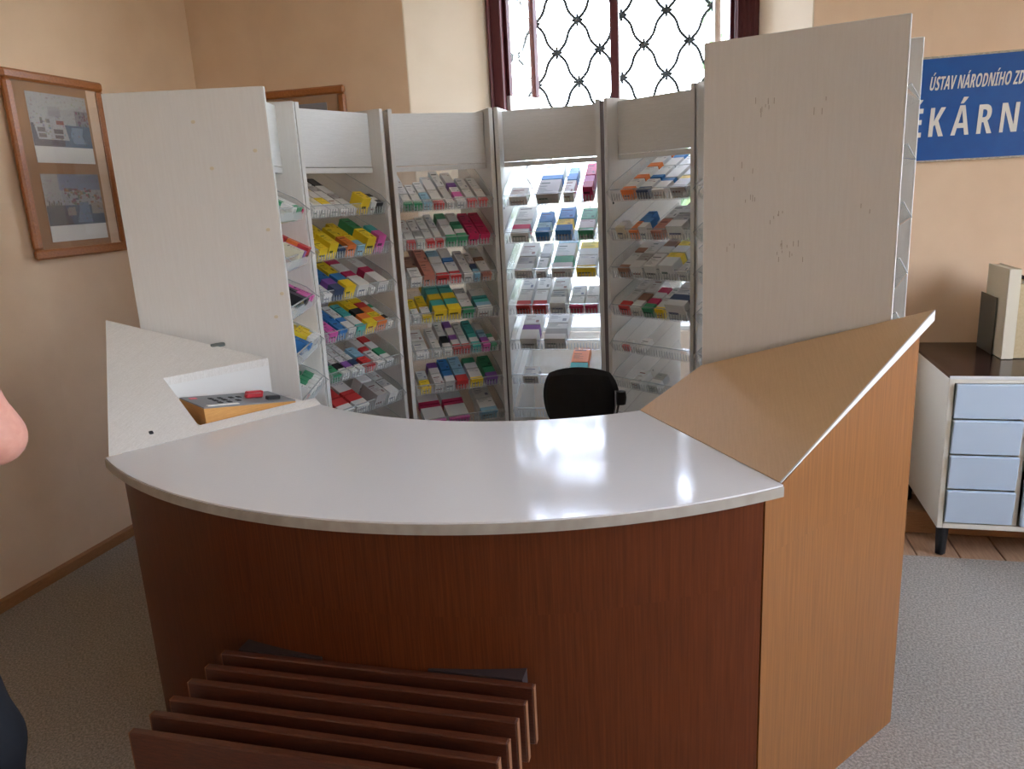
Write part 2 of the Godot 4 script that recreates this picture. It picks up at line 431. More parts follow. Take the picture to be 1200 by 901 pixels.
func build_window() -> void:
	var zf := -1.66
	var o := Node3D.new()
	o.name = "window_1"
	o.set_meta("kind", "structure")
	add_child(o)
	var H0 := 0.85
	var H1 := 3.0
	var hm := (H0 + H1) / 2
	# outer frame with a moulded face
	var g := Geo.new()
	g.box(Vector3(0.085, H1 - H0, 0.08), Vector3(-0.447, hm, zf), 0.004)
	g.box(Vector3(0.02, H1 - H0, 0.03), Vector3(-0.470, hm, zf + 0.05), 0.008)
	put("frame_post", g, M.window_paint, o)
	g = Geo.new()
	g.box(Vector3(0.124, H1 - H0, 0.08), Vector3(0.890, hm, zf), 0.004)
	for k in 4: g.box(Vector3(0.018, H1 - H0, 0.02), Vector3(0.845 + k * 0.03, hm, zf + 0.045), 0.007)
	put("frame_post", g, M.window_paint, o)
	for y in [H0 + 0.045, 1.93, H1 - 0.045]:
		bx("frame_rail", Vector3(1.23, 0.08, 0.07), Vector3(0.212, y, zf), M.window_paint, o, 0.004)
	bx("mullion", Vector3(0.045, H1 - H0 - 0.18, 0.06), Vector3(0.212, hm, zf), M.window_paint, o, 0.004)
	# lower sashes, shut
	for s in [-1, 1]:
		var x: float = 0.212 + s * 0.318
		var lower := Geo.new()
		for q in [-1, 1]:
			lower.box(Vector3(0.045, 0.98, 0.045), Vector3(x + q * 0.268, 1.41, zf), 0.003)
			lower.box(Vector3(0.5, 0.05, 0.045), Vector3(x, 1.41 + q * 0.463, zf), 0.003)
		var sash := put("sash", lower, M.edge_white, o)
		bx("pane", Vector3(0.50, 0.88, 0.004), Vector3(x, 1.41, zf), M.glass, sash, 0.0)
	# upper leaves, swung outwards
	for s in [-1, 1]:
		var hinge := Vector3(-0.398 if s < 0 else 0.824, 0, zf - 0.02)
		var tip := Vector3(-0.272 if s < 0 else 0.735, 0, -1.90)
		var d := (tip - hinge)
		var leaf := Node3D.new()
		leaf.name = "open_leaf"
		o.add_child(leaf, true)
		leaf.transform = Transform3D(Basis(d.normalized(), Vector3.UP, d.normalized().cross(Vector3.UP)), hinge)
		var w := d.length()
		bx("bottom_rail", Vector3(w, 0.09, 0.035), Vector3(w / 2, 2.085, 0), M.edge_white, leaf, 0.003)
		bx("top_rail", Vector3(w, 0.06, 0.035), Vector3(w / 2, 2.90, 0), M.edge_white, leaf, 0.003)
		bx("stile", Vector3(0.03, 0.74, 0.035), Vector3(0.015, 2.50, 0), M.window_paint, leaf, 0.003)
		bx("stile", Vector3(0.035, 0.74, 0.037), Vector3(w - 0.018, 2.50, 0), M.window_paint if s < 0 else M.edge_grey, leaf, 0.003)
		bx("pane", Vector3(w - 0.065, 0.74, 0.004), Vector3(w / 2 - 0.002, 2.50, 0), M.glass, leaf, 0.0)
	# white sill board
	bx("sill", Vector3(1.40, 0.025, 0.33), Vector3(0.212, H0 + 0.0125, -1.46), M.edge_white, o, 0.004)
	# wrought-iron grille on the outside
	var gr := thing("window_grille", "black wrought iron ogee lattice grille with knots outside the window", "grille", Vector3(0.212, 0, -2.0))
	var px := 0.1265
	var py := 0.168
	var y0 := 2.38 - 9 * py
	var knot := Geo.new()
	knot.lathe(PackedVector2Array([Vector2(0.0, -0.012), Vector2(0.015, -0.008), Vector2(0.021, 0), Vector2(0.015, 0.008), Vector2(0.0, 0.012)]), Vector3.ZERO, 8, Transform3D(Basis(Vector3.RIGHT, PI / 2), Vector3.ZERO))
	for a in 4: knot.box(Vector3(0.034, 0.015, 0.016), Vector3(0.016, 0, 0), 0.004, Transform3D(Basis(Vector3.BACK, a * PI / 2), Vector3.ZERO))
	var km := knot.mesh()
	for k in range(-6, 6):
		# bar k waves between the knot columns k and k + 1
		var pts := PackedVector3Array()
		for i in 14 * 10 + 1:
			var ph := i / 10.0
			var seg := int(floor(ph))
			var t := ph - seg
			var e := t + 0.10 * sin(TAU * t)
			var odd := posmod(seg + k, 2) == 0
			pts.append(Vector3((k + (e if odd else 1.0 - e)) * px, y0 + ph * py, 0.006 if posmod(k, 2) == 0 else -0.006))
		var b := Geo.new()
		b.tube(pts, 0.0095, 6)
		put("bar", b, M.iron, gr)
	for k in range(-6, 7):
		for i in 15:
			if posmod(i + k, 2) == 1: continue
			var o2 := MeshInstance3D.new()
			o2.name = "knot"; o2.mesh = km; o2.material_override = M.iron
			gr.add_child(o2, true)
			o2.position = Vector3(k * px, y0 + i * py, 0)
	for s in [-1, 1]:
		bx("edge_bar", Vector3(0.02, 2.38, 0.02), Vector3(s * 0.78, 1.99, 0), M.iron, gr)
	for y in [0.82, 3.165]:
		bx("rail", Vector3(1.58, 0.02, 0.02), Vector3(0, y, 0.0), M.iron, gr)

# ---------------------------------------------------------------- trees outside
func build_outside() -> void:
	var g := Geo.new()
	g.box(Vector3(60, 0.2, 60), Vector3(0, -0.9, 0), 0.0)
	struct("ground", g, M.grass)
	tree("leafy_tree", Vector3(2.42, -0.8, -7.4), 6.1, 1.9, 11, "tall pale green tree outside the barred window")
	tree("leafy_bush", Vector3(0.70, -0.8, -4.3), 2.70, 0.90, 12, "low green bush below the barred window outside")

func tree(called: String, at: Vector3, h: float, r: float, s: int, label: String) -> void:
	var t := thing(called, label, "tree" if called.ends_with("tree") else "bush", at)
	var q := RandomNumberGenerator.new()
	q.seed = s
	var trunk := Geo.new()
	trunk.tube(PackedVector3Array([Vector3(0, -0.05, 0), Vector3(0.03, h * 0.3, 0), Vector3(-0.02, h * 0.75, 0.04)]), 0.1, 8, true, PackedFloat32Array([r * 0.09, r * 0.07, r * 0.03]))
	for k in 6:
		var a := k * 1.05
		trunk.tube(PackedVector3Array([Vector3(0, h * (0.35 + 0.05 * k), 0), Vector3(cos(a) * r * 0.35, h * (0.5 + 0.05 * k), sin(a) * r * 0.35), Vector3(cos(a) * r * 0.7, h * (0.58 + 0.05 * k), sin(a) * r * 0.7)]), 0.02, 6, true, PackedFloat32Array([r * 0.03, r * 0.02, r * 0.008]))
	put("trunk", trunk, M.bark, t)
	var lf := Geo.new()
	for k in 4200:
		var d := Vector3(q.randfn(), q.randfn(), q.randfn()).normalized()
		var rad := pow(q.randf(), 0.4) * r
		var p := Vector3(0, h - r * 1.05, 0) + Vector3(d.x, d.y * 1.05, d.z) * rad
		if p.y < 0.3: continue
		var b := Basis.from_euler(Vector3(q.randf() * TAU, q.randf() * TAU, q.randf() * TAU))
		var L := 0.06 + q.randf() * 0.05
		var tint := Color(0.10, 0.22, 0.09).lerp(Color(0.22, 0.36, 0.14), q.randf())
		lf.col = tint
		var A := p + b * Vector3(0, 0, -L)
		var B := p + b * Vector3(L * 0.45, 0.01, 0)
		var C := p + b * Vector3(0, 0, L)
		var D := p + b * Vector3(-L * 0.45, 0.01, 0)
		lf.poly([A, B, C], p - b.y); lf.poly([A, C, D], p - b.y)
	var o := put("foliage", lf, M.leaf, t)
	o.set_meta("kind", "stuff")

# ---------------------------------------------------------------- counter
const HC := 0.95
const CR := Vector2(0.8866, 1.1347)   # outer corner of the worktop
const CI := Vector2(0.525, 0.57)      # inner corner

func arc(r: float, c: Vector2, a0: float, a1: float, n: int) -> PackedVector2Array:
	var p := PackedVector2Array()
	for i in n + 1:
		var a := lerpf(a0, a1, float(i) / n)
		p.append(c + Vector2(sin(a), cos(a)) * r)
	return p

func flat(n: int, h: float) -> PackedFloat32Array:
	var a := PackedFloat32Array()
	a.resize(n); a.fill(h)
	return a

func build_counter() -> void:
	var t := thing("counter", "curved mahogany pharmacy counter with glossy white worktop", "counter")
	var A := deg_to_rad(38.0)
	var ip := arc(0.994, Vector2(0, -0.274), asin(0.525 / 0.994), -asin(0.525 / 0.994), 28)
	# worktop: the laminate sheet with its eased front edge
	var g := Geo.new()
	var po := arc(1.437, Vector2.ZERO, -A, A, 48)
	po.append_array(ip)
	g.slab(po, flat(po.size(), HC), flat(po.size(), HC - 0.004))
	var top := put("worktop", g, M.counter, t)
	g = Geo.new()
	po = arc(1.44, Vector2.ZERO, -A, A, 48)
	po.append_array(ip)
	g.slab(po, flat(po.size(), HC - 0.004), flat(po.size(), HC - 0.027))
	var eb := put("edge_band", g, M.edge_grey, top)
	eb.set_meta("label", "worn greyish edge band")
	# curved front panel, smooth-shaded veneer
	g = Geo.new()
	var B := deg_to_rad(37.0)
	for i in 64:
		var a := lerpf(-B, B, i / 64.0)
		var b := lerpf(-B, B, (i + 1) / 64.0)
		for s in [[1.405, 1.0], [1.387, -1.0]]:
			var P := Vector3(sin(a) * s[0], 0, cos(a) * s[0])
			var Q := Vector3(sin(b) * s[0], 0, cos(b) * s[0])
			var np: Vector3 = Vector3(sin(a), 0, cos(a)) * s[1]
			var nq: Vector3 = Vector3(sin(b), 0, cos(b)) * s[1]
			var up := Vector3(0, HC - 0.027, 0)
			if s[1] > 0:
				g.tri(P, Q, Q + up, np, nq, nq); g.tri(P, Q + up, P + up, np, nq, np)
			else:
				g.tri(Q, P, P + up, nq, np, np); g.tri(Q, P + up, Q + up, nq, np, nq)
	for a in [-B, B]:
		var d := Vector3(sin(a), 0, cos(a))
		var r := [d * 1.387, d * 1.405, d * 1.405 + Vector3(0, HC - 0.027, 0), d * 1.387 + Vector3(0, HC - 0.027, 0)]
		g.poly(r, d * 1.39 + Vector3(0, 0.5, 0) - Vector3(sign(a), 0, 0))
	put("front_panel", g, M.mahogany, t)
	# inner frame on the pharmacist's side: two uprights and a shelf
	for s in [-1, 1]:
		g = Geo.new()
		var q0 := Vector2(s * 0.565, 0.63)
		var q1 := Vector2(s * 0.80, 1.00)
		var nn := (q1 - q0).normalized().orthogonal() * 0.009
		g.slab(PackedVector2Array([q0 - nn, q1 - nn, q1 + nn, q0 + nn]), flat(4, HC - 0.027), flat(4, 0.0))
		put("upright", g, M.melamine, t)
	g = Geo.new()
	po = arc(1.386, Vector2.ZERO, -deg_to_rad(34), deg_to_rad(34), 30)
	po.append_array(arc(1.05, Vector2(0, -0.274), deg_to_rad(31), -deg_to_rad(31), 20))
	g.slab(po, flat(po.size(), 0.55), flat(po.size(), 0.532))
	put("inner_shelf", g, M.melamine, t)
	# handbag rack of six tall slats fixed in front
	var rk := thing("bag_rack", "rack of six dark red-brown wooden slats on the counter front", "bag rack", Vector3(-0.01, 0.585, 1.417))
	for i in 6:
		var s := bx("slat", Vector3(0.752, 0.14, 0.019), Vector3(-0.004 * i + 0.006, -0.07 - (0.004 if i == 3 else 0.0), 0.0565 * i), M.slat, rk, 0.0025)
		for e in [-1, 1]:
			bx("slat_end", Vector3(0.003, 0.138, 0.017), Vector3(e * 0.3768, 0, 0), M.slat_end, s, 0.0008)
	for e in [-1, 1]:
		# packing wedge between the straight rack and the curved front
		g = Geo.new()
		var wp := arc(1.4065, Vector2(0.01, -1.417), e * asin(0.13 / 1.4065), e * asin(0.345 / 1.4065), 8)
		wp.append(Vector2(0.01 + e * 0.345, -0.0105)); wp.append(Vector2(0.01 + e * 0.13, -0.0105))
		g.slab(wp, flat(wp.size(), 0.003), flat(wp.size(), -0.11))
		put("packing_wedge", g, M.dark_board, rk)
		bx("batten", Vector3(0.03, 0.022, 0.31), Vector3(e * 0.26, -0.152, 0.145), M.slat, rk, 0.002)

const SL := 0.46
# height of a sloping desk over a plan point (given on the right-hand side)
func desk_h(p: Vector2) -> float:
	var u := (CR - CI).normalized()
	var m := Vector2(u.y, -u.x)
	return HC + SL * maxf(0.0, (p - CR).dot(m))

func build_desks() -> void:
	var u := (CR - CI).normalized()
	var m := Vector2(u.y, -u.x)
	var N := CR - u * 0.016
	var OF := Vector2(1.293, 0.590)
	var IF := Vector2(0.700, 0.425)
	for s in [1, -1]:
		var S := func(p: Vector2) -> Vector2: return Vector2(p.x * s, p.y)
		var t: Node3D
		if s > 0: t = thing("sloping_desk", "sloping beige desk wing with teak side panel beside the drawers", "desk")
		else: t = thing("sloping_desk", "sloping white wood-grain desk wing with cut-out by left wall", "desk")
		var p := PackedVector2Array()
		var th := 0.026
		if s > 0:
			p = PackedVector2Array([CI, N, OF, IF])
		else:
			# cut-out for the stamp box: along the counter from a0 to the inner end, r0 to r1 outwards
			var a0 := N - u * 0.262
			var cut: Vector2 = Geometry2D.line_intersects_line(a0 + m * 0.28, u, IF, OF - IF)
			p = PackedVector2Array([CI, CI + m * 0.035, a0 + m * 0.035, a0 + m * 0.28, cut, OF, N])
		var pts := PackedVector2Array()
		var top := PackedFloat32Array()
		var bot := PackedFloat32Array()
		for q in p:
			pts.append(S.call(q))
			var h := desk_h(q) + 0.002
			top.append(h); bot.append(h - th)
		if s > 0:
			for i in p.size():
				bot[i] = maxf(bot[i], HC + 0.0005) if desk_h(p[i]) < HC + 0.02 else bot[i]
		else:
			for i in p.size():
				bot[i] = maxf(bot[i], HC + 0.0005) if desk_h(p[i]) < HC + 0.025 else bot[i]
		var g := Geo.new()
		g.slab(pts, top, bot)
		var dt := put("desk_top", g, M.desk_beige if s > 0 else M.desk_white, t)
		# white edge strip along the outer side
		g = Geo.new()
		var e0 := N + m * 0.0
		var dd := (OF - N).normalized()
		var on := Vector2(-dd.y, dd.x) * 0.004
		if on.dot(N) < 0: on = -on
		g.slab(PackedVector2Array([S.call(N), S.call(OF), S.call(OF + on), S.call(N + on)]), PackedFloat32Array([top[0], desk_h(OF) + 0.002, desk_h(OF) + 0.002, top[0]]), PackedFloat32Array([HC + 0.0005, desk_h(OF) - th, desk_h(OF) - th, HC + 0.0005]))
		put("edge_strip", g, M.edge_white, dt)
		# outer veneered panel, from the counter front to the far corner
		g = Geo.new()
		var A := Vector2(sin(deg_to_rad(37.25)), cos(deg_to_rad(37.25))) * 1.404
		var B := Vector2(1.262, 0.600)
		var nn := (B - A).normalized()
		var inn := Vector2(nn.y, -nn.x) * 0.018
		if inn.dot(A) > 0: inn = -inn
		var hA := HC - 0.028
		var kk := CR + (A - CR)
		# the panel leaves the worktop where the desk starts to rise
		var P1 := A + (B - A) * 0.075
		var quad := [A, P1, B]
		var tops := [HC - 0.028, HC - 0.028, desk_h(B) - th - 0.002]
		for i in 2:
			g.slab(PackedVector2Array([S.call(quad[i]), S.call(quad[i + 1]), S.call(quad[i + 1] + inn), S.call(quad[i] + inn)]), PackedFloat32Array([tops[i], tops[i + 1], minf(tops[i + 1], desk_h(quad[i + 1] + inn) - th), minf(tops[i], maxf(HC - 0.028, desk_h(quad[i] + inn) - th))]), flat(4, 0.0))
		put("side_panel", g, M.teak, t)
		# far panel along the shelf unit
		g = Geo.new()
		var C := Vector2(0.735, 0.452) if s > 0 else Vector2(0.86, 0.489)
		var fd := (B - C).normalized()
		var fn := Vector2(-fd.y, fd.x) * 0.016
		if fn.dot(CR - C) < 0: fn = -fn
		var Be := B - fd * 0.03
		g.slab(PackedVector2Array([S.call(C), S.call(Be), S.call(Be + fn), S.call(C + fn)]), PackedFloat32Array([desk_h(C) - th - 0.004, desk_h(Be) - th - 0.006, desk_h(Be + fn) - th - 0.004, desk_h(C + fn) - th - 0.006]), flat(4, 0.0))
		put("far_panel", g, M.melamine, t)
		if s < 0:
			# floor and back of the cut-out
			var a0 := N - u * 0.262
			g = Geo.new()
			g.slab(PackedVector2Array([S.call(CI + u * 0.01 + m * 0.01), S.call(a0 + m * 0.01), S.call(a0 + m * 0.285), S.call(CI + u * 0.01 + m * 0.21)]), flat(4, HC - 0.001), flat(4, HC - 0.019))
			put("recess_floor", g, M.melamine, t)
			g = Geo.new()
			var q0 := a0 + m * 0.2805
			var q1: Vector2 = Geometry2D.line_intersects_line(a0 + m * 0.28, u, IF, OF - IF)
			q1 = q0 + u * (q1 - q0).dot(u)
			g.slab(PackedVector2Array([S.call(q0), S.call(q1), S.call(q1 + m * 0.015), S.call(q0 + m * 0.015)]), PackedFloat32Array([desk_h(q0) - 0.004, desk_h(q1) - 0.004, desk_h(q1) - 0.004, desk_h(q0) - 0.004]), flat(4, HC - 0.02))
			put("recess_back", g, M.edge_white, t)
			g = Geo.new()
			g.slab(PackedVector2Array([S.call(a0 + m * 0.03), S.call(a0 + m * 0.28), S.call(a0 + u * 0.012 + m * 0.28), S.call(a0 + u * 0.012 + m * 0.03)]), PackedFloat32Array([HC + 0.003, desk_h(a0 + m * 0.28) - th, desk_h(a0 + m * 0.28) - th, HC + 0.003]), flat(4, HC - 0.02))
			put("recess_side", g, M.melamine, t)
			# metal keyhole plate and two screws on the white desk
			for q in [[0.50, 0.40, 0.052, 0.016, "slot_plate", M.steel], [0.13, 0.05, 0.012, 0.012, "screw", M.black], [0.655, 0.30, 0.006, 0.006, "screw", M.black]]:
				var c: Vector2 = N - u * q[0] + m * q[1]
				g = Geo.new()
				var hu: Vector2 = u * q[2] / 2
				var hm: Vector2 = m * q[3] / 2
				var pp := PackedVector2Array()
				var tt := PackedFloat32Array()
				for k in 12:
					var a := TAU * k / 12
					var cc := Vector2(sign(cos(a)) * pow(absf(cos(a)), 0.6), sign(sin(a)) * pow(absf(sin(a)), 0.6))
					var w := c + hu * cc.x + hm * cc.y
					pp.append(S.call(w)); tt.append(desk_h(w) + 0.0045)
				var bb := tt.duplicate()
				for k in bb.size(): bb[k] -= 0.006
				g.slab(pp, tt, bb)
				put(q[4], g, q[5], t)
			stamp_box(S.call(N - u * 0.290 + m * 0.048), u, m)

func stamp_box(at: Vector2, u: Vector2, m: Vector2) -> void:
	# wooden wedge with a grey plate; its local x runs along the counter edge towards the pharmacist
	var x := Vector3(u.x, 0, -u.y)
	x = Vector3(0.541, 0, -0.841)
	var b := Basis(x, Vector3.UP, x.cross(Vector3.UP))
	var t := thing("stamp_box", "wedge-shaped pine box with grey slotted plate in the desk cut-out", "box", Vector3(at.x, HC - 0.001, at.y))
	t.transform = Transform3D(b, Vector3(at.x, HC - 0.001, at.y)).translated_local(Vector3(0, 0.0, 0))
	# local: x 0..0.27, z 0 (front) to -0.17 (back); the plate falls from 0.055 to 0.018 along x
	var L := 0.300
	var D := 0.20
	var h0 := 0.062
	var h1 := 0.020
	var g := Geo.new()
	for q in [[0.0, 0.008, L], [-D, -D + 0.008, L]]:
		var z0: float = q[0] - (0.008 if q[0] == 0.0 else 0.0)
		g.slab(PackedVector2Array([Vector2(0, z0), Vector2(L, z0), Vector2(L, z0 + 0.008), Vector2(0, z0 + 0.008)]), PackedFloat32Array([h0, h1, h1, h0]), flat(4, 0.001))
	g.box(Vector3(0.008, h0 - 0.001, D - 0.016), Vector3(0.004, h0 / 2 + 0.0005, -D / 2), 0.001)
	g.box(Vector3(0.008, h1 - 0.001, D - 0.016), Vector3(L - 0.004, h1 / 2 + 0.0005, -D / 2), 0.001)
	put("box_frame", g, M.pine, t)
	var ang := -atan2(h0 - h1, L)
	var T := Transform3D(Basis(Vector3.BACK, ang), Vector3(0, h0, 0))
	g = Geo.new()
	g.box(Vector3(L * 1.01, 0.004, D), Vector3(L * 0.505, 0.002, -D / 2), 0.001, T)
	put("plate", g, M.grey_plate, t)
	for q in [[0.075, 0.052], [0.105, 0.052], [0.075, 0.09], [0.105, 0.09], [0.075, 0.125], [0.105, 0.125], [0.14, 0.065], [0.14, 0.12], [0.165, 0.12]]:
		for k in 3:
			g = Geo.new()
			g.box(Vector3(0.013, 0.0024, 0.005), Vector3(q[0], 0.0048, -q[1] - k * 0.0085), 0.0006, T)
			put("slot", g, M.black, t)
	g = Geo.new()
	g.box(Vector3(0.10, 0.002, 0.016), Vector3(0.068, 0.005, -0.02), 0.0005, T)
	put("paper_strip", g, M.paper, t)
	g = Geo.new()
	g.box(Vector3(0.022, 0.002, 0.02), Vector3(0.028, 0.005, -0.16), 0.0005, T)
	put("pink_tab", g, M.pink_tape, t)
	for k in 2:
		g = Geo.new()
		g.box(Vector3(0.058, 0.014, 0.02), Vector3(0.205 + k * 0.022, 0.0112, -0.10 - k * 0.045), 0.003, T)
		put("red_block", g, M.red_plastic, t)
	g = Geo.new()
	g.box(Vector3(0.045, 0.012, 0.02), Vector3(0.245, 0.0102, -0.045), 0.002, T)
	put("black_block", g, M.black, t)

# ---------------------------------------------------------------- shelf units
const HT := 1.981
const UW := 0.484
const UD := 0.52
const TILT := 28.0
const TRAY0 := 1.535
const TRAYD := 0.172
var unit_t := []
const UE := 0.440     # the two end racks are a little narrower
var tray_mesh := {}

# one set of tray meshes for a rack's inner width, shared by its trays
func tray_set(W: float) -> Dictionary:
	var L := 0.575
	var out := {}
	var tip := Transform3D(Basis(Vector3.RIGHT, deg_to_rad(-16)), Vector3(0, 0, -0.001))
	var g := Geo.new()
	g.box(Vector3(W, 0.003, L), Vector3(0, 0.0015, -L / 2), 0.0)
	out.base = g.mesh()
	g = Geo.new()
	g.box(Vector3(W, 0.052, 0.003), Vector3(0, 0.028, 0.0), 0.0, tip)
	out.lip = g.mesh()
	g = Geo.new()
	for i in 30:
		g.box(Vector3(0.0035, 0.030, 0.0016), Vector3(-W / 2 + W * (i + 0.5) / 30, 0.022, 0.0022), 0.0, tip)
	g.box(Vector3(W, 0.003, 0.005), Vector3(0, 0.054, 0.0), 0.0, tip)
	out.ribs = g.mesh()
	# side cheek with a clipped front corner, in the y-z plane
	g = Geo.new()
	var pr := [Vector2(0.013, 0.054), Vector2(-0.05, 0.070), Vector2(-L, 0.055), Vector2(-L, 0.0), Vector2(0.0, 0.0)]
	var fa := []
	var fb := []
	for q in pr:
		fa.append(Vector3(-0.0015, q.y, q.x)); fb.append(Vector3(0.0015, q.y, q.x))
	g.poly(fa, Vector3(9, 0, 0)); g.poly(fb, Vector3(-9, 0, 0))
	for i in pr.size():
		var j := (i + 1) % pr.size()
		g.poly([fa[i], fa[j], fb[j], fb[i]], Vector3(0, 0.025, -0.2))
	out.cheek = g.mesh()
	g = Geo.new()
	for i in pr.size() - 2:
		g.tube(PackedVector3Array([Vector3(0, pr[i].y, pr[i].x), Vector3(0, pr[i + 1].y, pr[i + 1].x)]), 0.0018, 4)
	out.rim = g.mesh()
	return out

func build_units() -> void:
	var R := 0.831
	var st := deg_to_rad(35.164)
	var f := []
	for k in 8:
		var th := PI - (k - 3.5) * st
		f.append(Vector2(R * sin(th), R * cos(th)))
	f[0] = Vector2(-0.703, 0.392); f[7] = Vector2(0.703, 0.392)
	var shift := [0.0, -0.003, 0.007, -0.003, 0.002, 0.0, 0.0]
	var names := ["leftmost shelf rack with coloured boxes, half hidden behind tall white panel", "second white shelf rack from left with yellow and red boxes", "third white shelf rack from left with crimson and yellow-teal boxes", "fourth white shelf rack, backlit, in front of the window", "fifth white shelf rack with orange and white boxes beside big panel", "narrow white rack almost hidden behind the tall right panel", "end rack whose tall bare side panel stands behind the beige desk"]
	for half in [UW, UE]:
		tray_mesh[half] = tray_set(half - 0.044)
	var hole := Geo.new()
	hole.lathe(PackedVector2Array([Vector2(0.006, 0), Vector2(0.005, 0.001), Vector2(0, 0.0012)]), Vector3.ZERO, 10, Transform3D(Basis(Vector3.BACK, -PI / 2), Vector3.ZERO))
	var hole_m := hole.mesh()
	for k in 7:
		var a: Vector2 = f[k]
		var b: Vector2 = f[k + 1]
		var ch := (b - a).normalized()
		var mid: Vector2 = (a + b) / 2 + ch * shift[k]
		var t := thing("shelf_rack", names[k], "shelf rack", Vector3(mid.x, 0, mid.y), atan2(-ch.y, ch.x), "curved row of medicine racks")
		unit_t.append(t.transform)
		var uw: float = UE if k == 0 or k == 6 else UW
		var tm: Dictionary = tray_mesh[uw]
		for s in [-1, 1]:
			var sp := bx("side_panel", Vector3(0.018, HT, UD), Vector3(s * (uw / 2 - 0.009), HT / 2, -UD / 2), M.melamine, t, 0.0015)
			bx("edge_strip", Vector3(0.0185, HT - 0.002, 0.002), Vector3(0, 0, UD / 2 + 0.0008), M.edge_white, sp, 0.0005)
			bx("edge_strip", Vector3(0.0185, HT - 0.002, 0.002), Vector3(0, 0, -UD / 2 - 0.0008), M.edge_white, sp, 0.0005)
		if k > 0 and k < 5:
			bx("gap_batten", Vector3(0.016, HT - 0.008, 0.02), Vector3(uw / 2 + 0.0085, HT / 2 - 0.004, -0.02), M.batten, t, 0.001)
		bx("fascia", Vector3(uw - 0.040, 0.226, 0.016), Vector3(0, 1.855, -0.075), M.fascia, t, 0.0015)
		bx("fascia_strip", Vector3(uw - 0.040, 0.022, 0.019), Vector3(0, 1.728, -0.0755), M.fascia, t, 0.001)
		bx("base_shelf", Vector3(uw - 0.038, 0.018, UD - 0.06), Vector3(0, 0.20, -UD / 2), M.melamine, t)
		bx("plinth", Vector3(uw - 0.038, 0.19, 0.018), Vector3(0, 0.095, -0.05), M.melamine, t)
		if k == 6: marks(t, uw / 2 + 0.0002, [[0.18, 1.80, 9], [0.30, 1.78, 3], [0.20, 1.50, 5], [0.24, 1.40, 12], [0.07, 1.42, 3], [0.42, 1.52, 2], [0.10, 1.62, 3], [0.14, 1.55, 4]], M.scuff)
		if k == 0: marks(t, -uw / 2 - 0.0002, [[0.20, 1.73, 1], [0.05, 1.78, 1], [0.04, 1.52, 1], [0.02, 1.30, 1], [0.05, 1.22, 1], [0.24, 1.88, 1]], M.stain)
		for q in [[0.18, 1.60], [0.03, 1.53], [0.30, 0.70], [0.16, 0.66]]:
			var h := MeshInstance3D.new()
			h.name = "peg_hole"; h.mesh = hole_m; h.material_override = M.black
			t.add_child(h, true)
			h.position = Vector3(-uw / 2 + 0.018, q[1], -q[0])
		for i in 7:
			var tr := MeshInstance3D.new()
			tr.name = "tray"; tr.mesh = tm.base; tr.material_override = M.acrylic
			t.add_child(tr, true)
			tr.transform = Transform3D(Basis(Vector3.RIGHT, deg_to_rad(TILT)), Vector3(0, TRAY0 - TRAYD * i, -0.015))
			for q in [["front_lip", tm.lip, M.acrylic, 0.0], ["lip_ribs", tm.ribs, M.acrylic_edge, 0.0], ["cheek", tm.cheek, M.acrylic, -1.0], ["cheek", tm.cheek, M.acrylic, 1.0], ["rim", tm.rim, M.acrylic_edge, -1.0], ["rim", tm.rim, M.acrylic_edge, 1.0]]:
				var o := MeshInstance3D.new()
				o.name = q[0]; o.mesh = q[1]; o.material_override = q[2]
				tr.add_child(o, true)
				o.position.x = q[3] * ((uw - 0.044) / 2 - 0.002)

# scratches or yellow spots on the outer face of an end panel, each patch one mark
func marks(t: Node3D, x: float, spots: Array, m: Material) -> void:
	var q := RandomNumberGenerator.new()
	q.seed = 40
	for s in spots:
		var g := Geo.new()
		for k in s[2]:
			var z: float = -s[0] + (q.randfn() * 0.022 if s[2] > 1 else 0.0)
			var y: float = s[1] + (q.randfn() * 0.012 if s[2] > 1 else 0.0)
			if s[2] > 1: g.box(Vector3(0.0008, 0.006 + q.randf() * 0.014, 0.0016), Vector3(x, y, z), 0.0)
			else: g.lathe(PackedVector2Array([Vector2(0.007, -0.0004), Vector2(0.006, 0.0003), Vector2(0, 0.0004)]), Vector3.ZERO, 9, Transform3D(Basis(Vector3(0, 0.9, 0), Vector3(signf(x), 0, 0), Vector3(0, 0, 1.1)), Vector3(x, y, z)))
		put("scuff_mark" if s[2] > 1 else "stain_spot", g, m, t)

# linear base colours and their words
const INK := {
	"W": [Color(0.74, 0.73, 0.70), "white"], "G": [Color(0.42, 0.41, 0.39), "grey"], "M": [Color(0.72, 0.66, 0.48), "cream"], "Y": [Color(0.86, 0.62, 0.03), "yellow"],
	"O": [Color(0.82, 0.22, 0.05), "orange"], "R": [Color(0.62, 0.05, 0.05), "red"], "C": [Color(0.55, 0.02, 0.10), "crimson"], "P": [Color(0.66, 0.12, 0.40), "pink"],
	"U": [Color(0.24, 0.09, 0.36), "purple"], "B": [Color(0.04, 0.20, 0.50), "blue"], "L": [Color(0.28, 0.52, 0.66), "light blue"], "T": [Color(0.07, 0.42, 0.38), "teal"],
	"N": [Color(0.05, 0.30, 0.14), "green"], "K": [Color(0.02, 0.02, 0.025), "black"], "S": [Color(0.56, 0.22, 0.16), "salmon"], "D": [Color(0.04, 0.07, 0.14), "navy"], "V": [Color(0.30, 0.15, 0.09), "brown"],
}
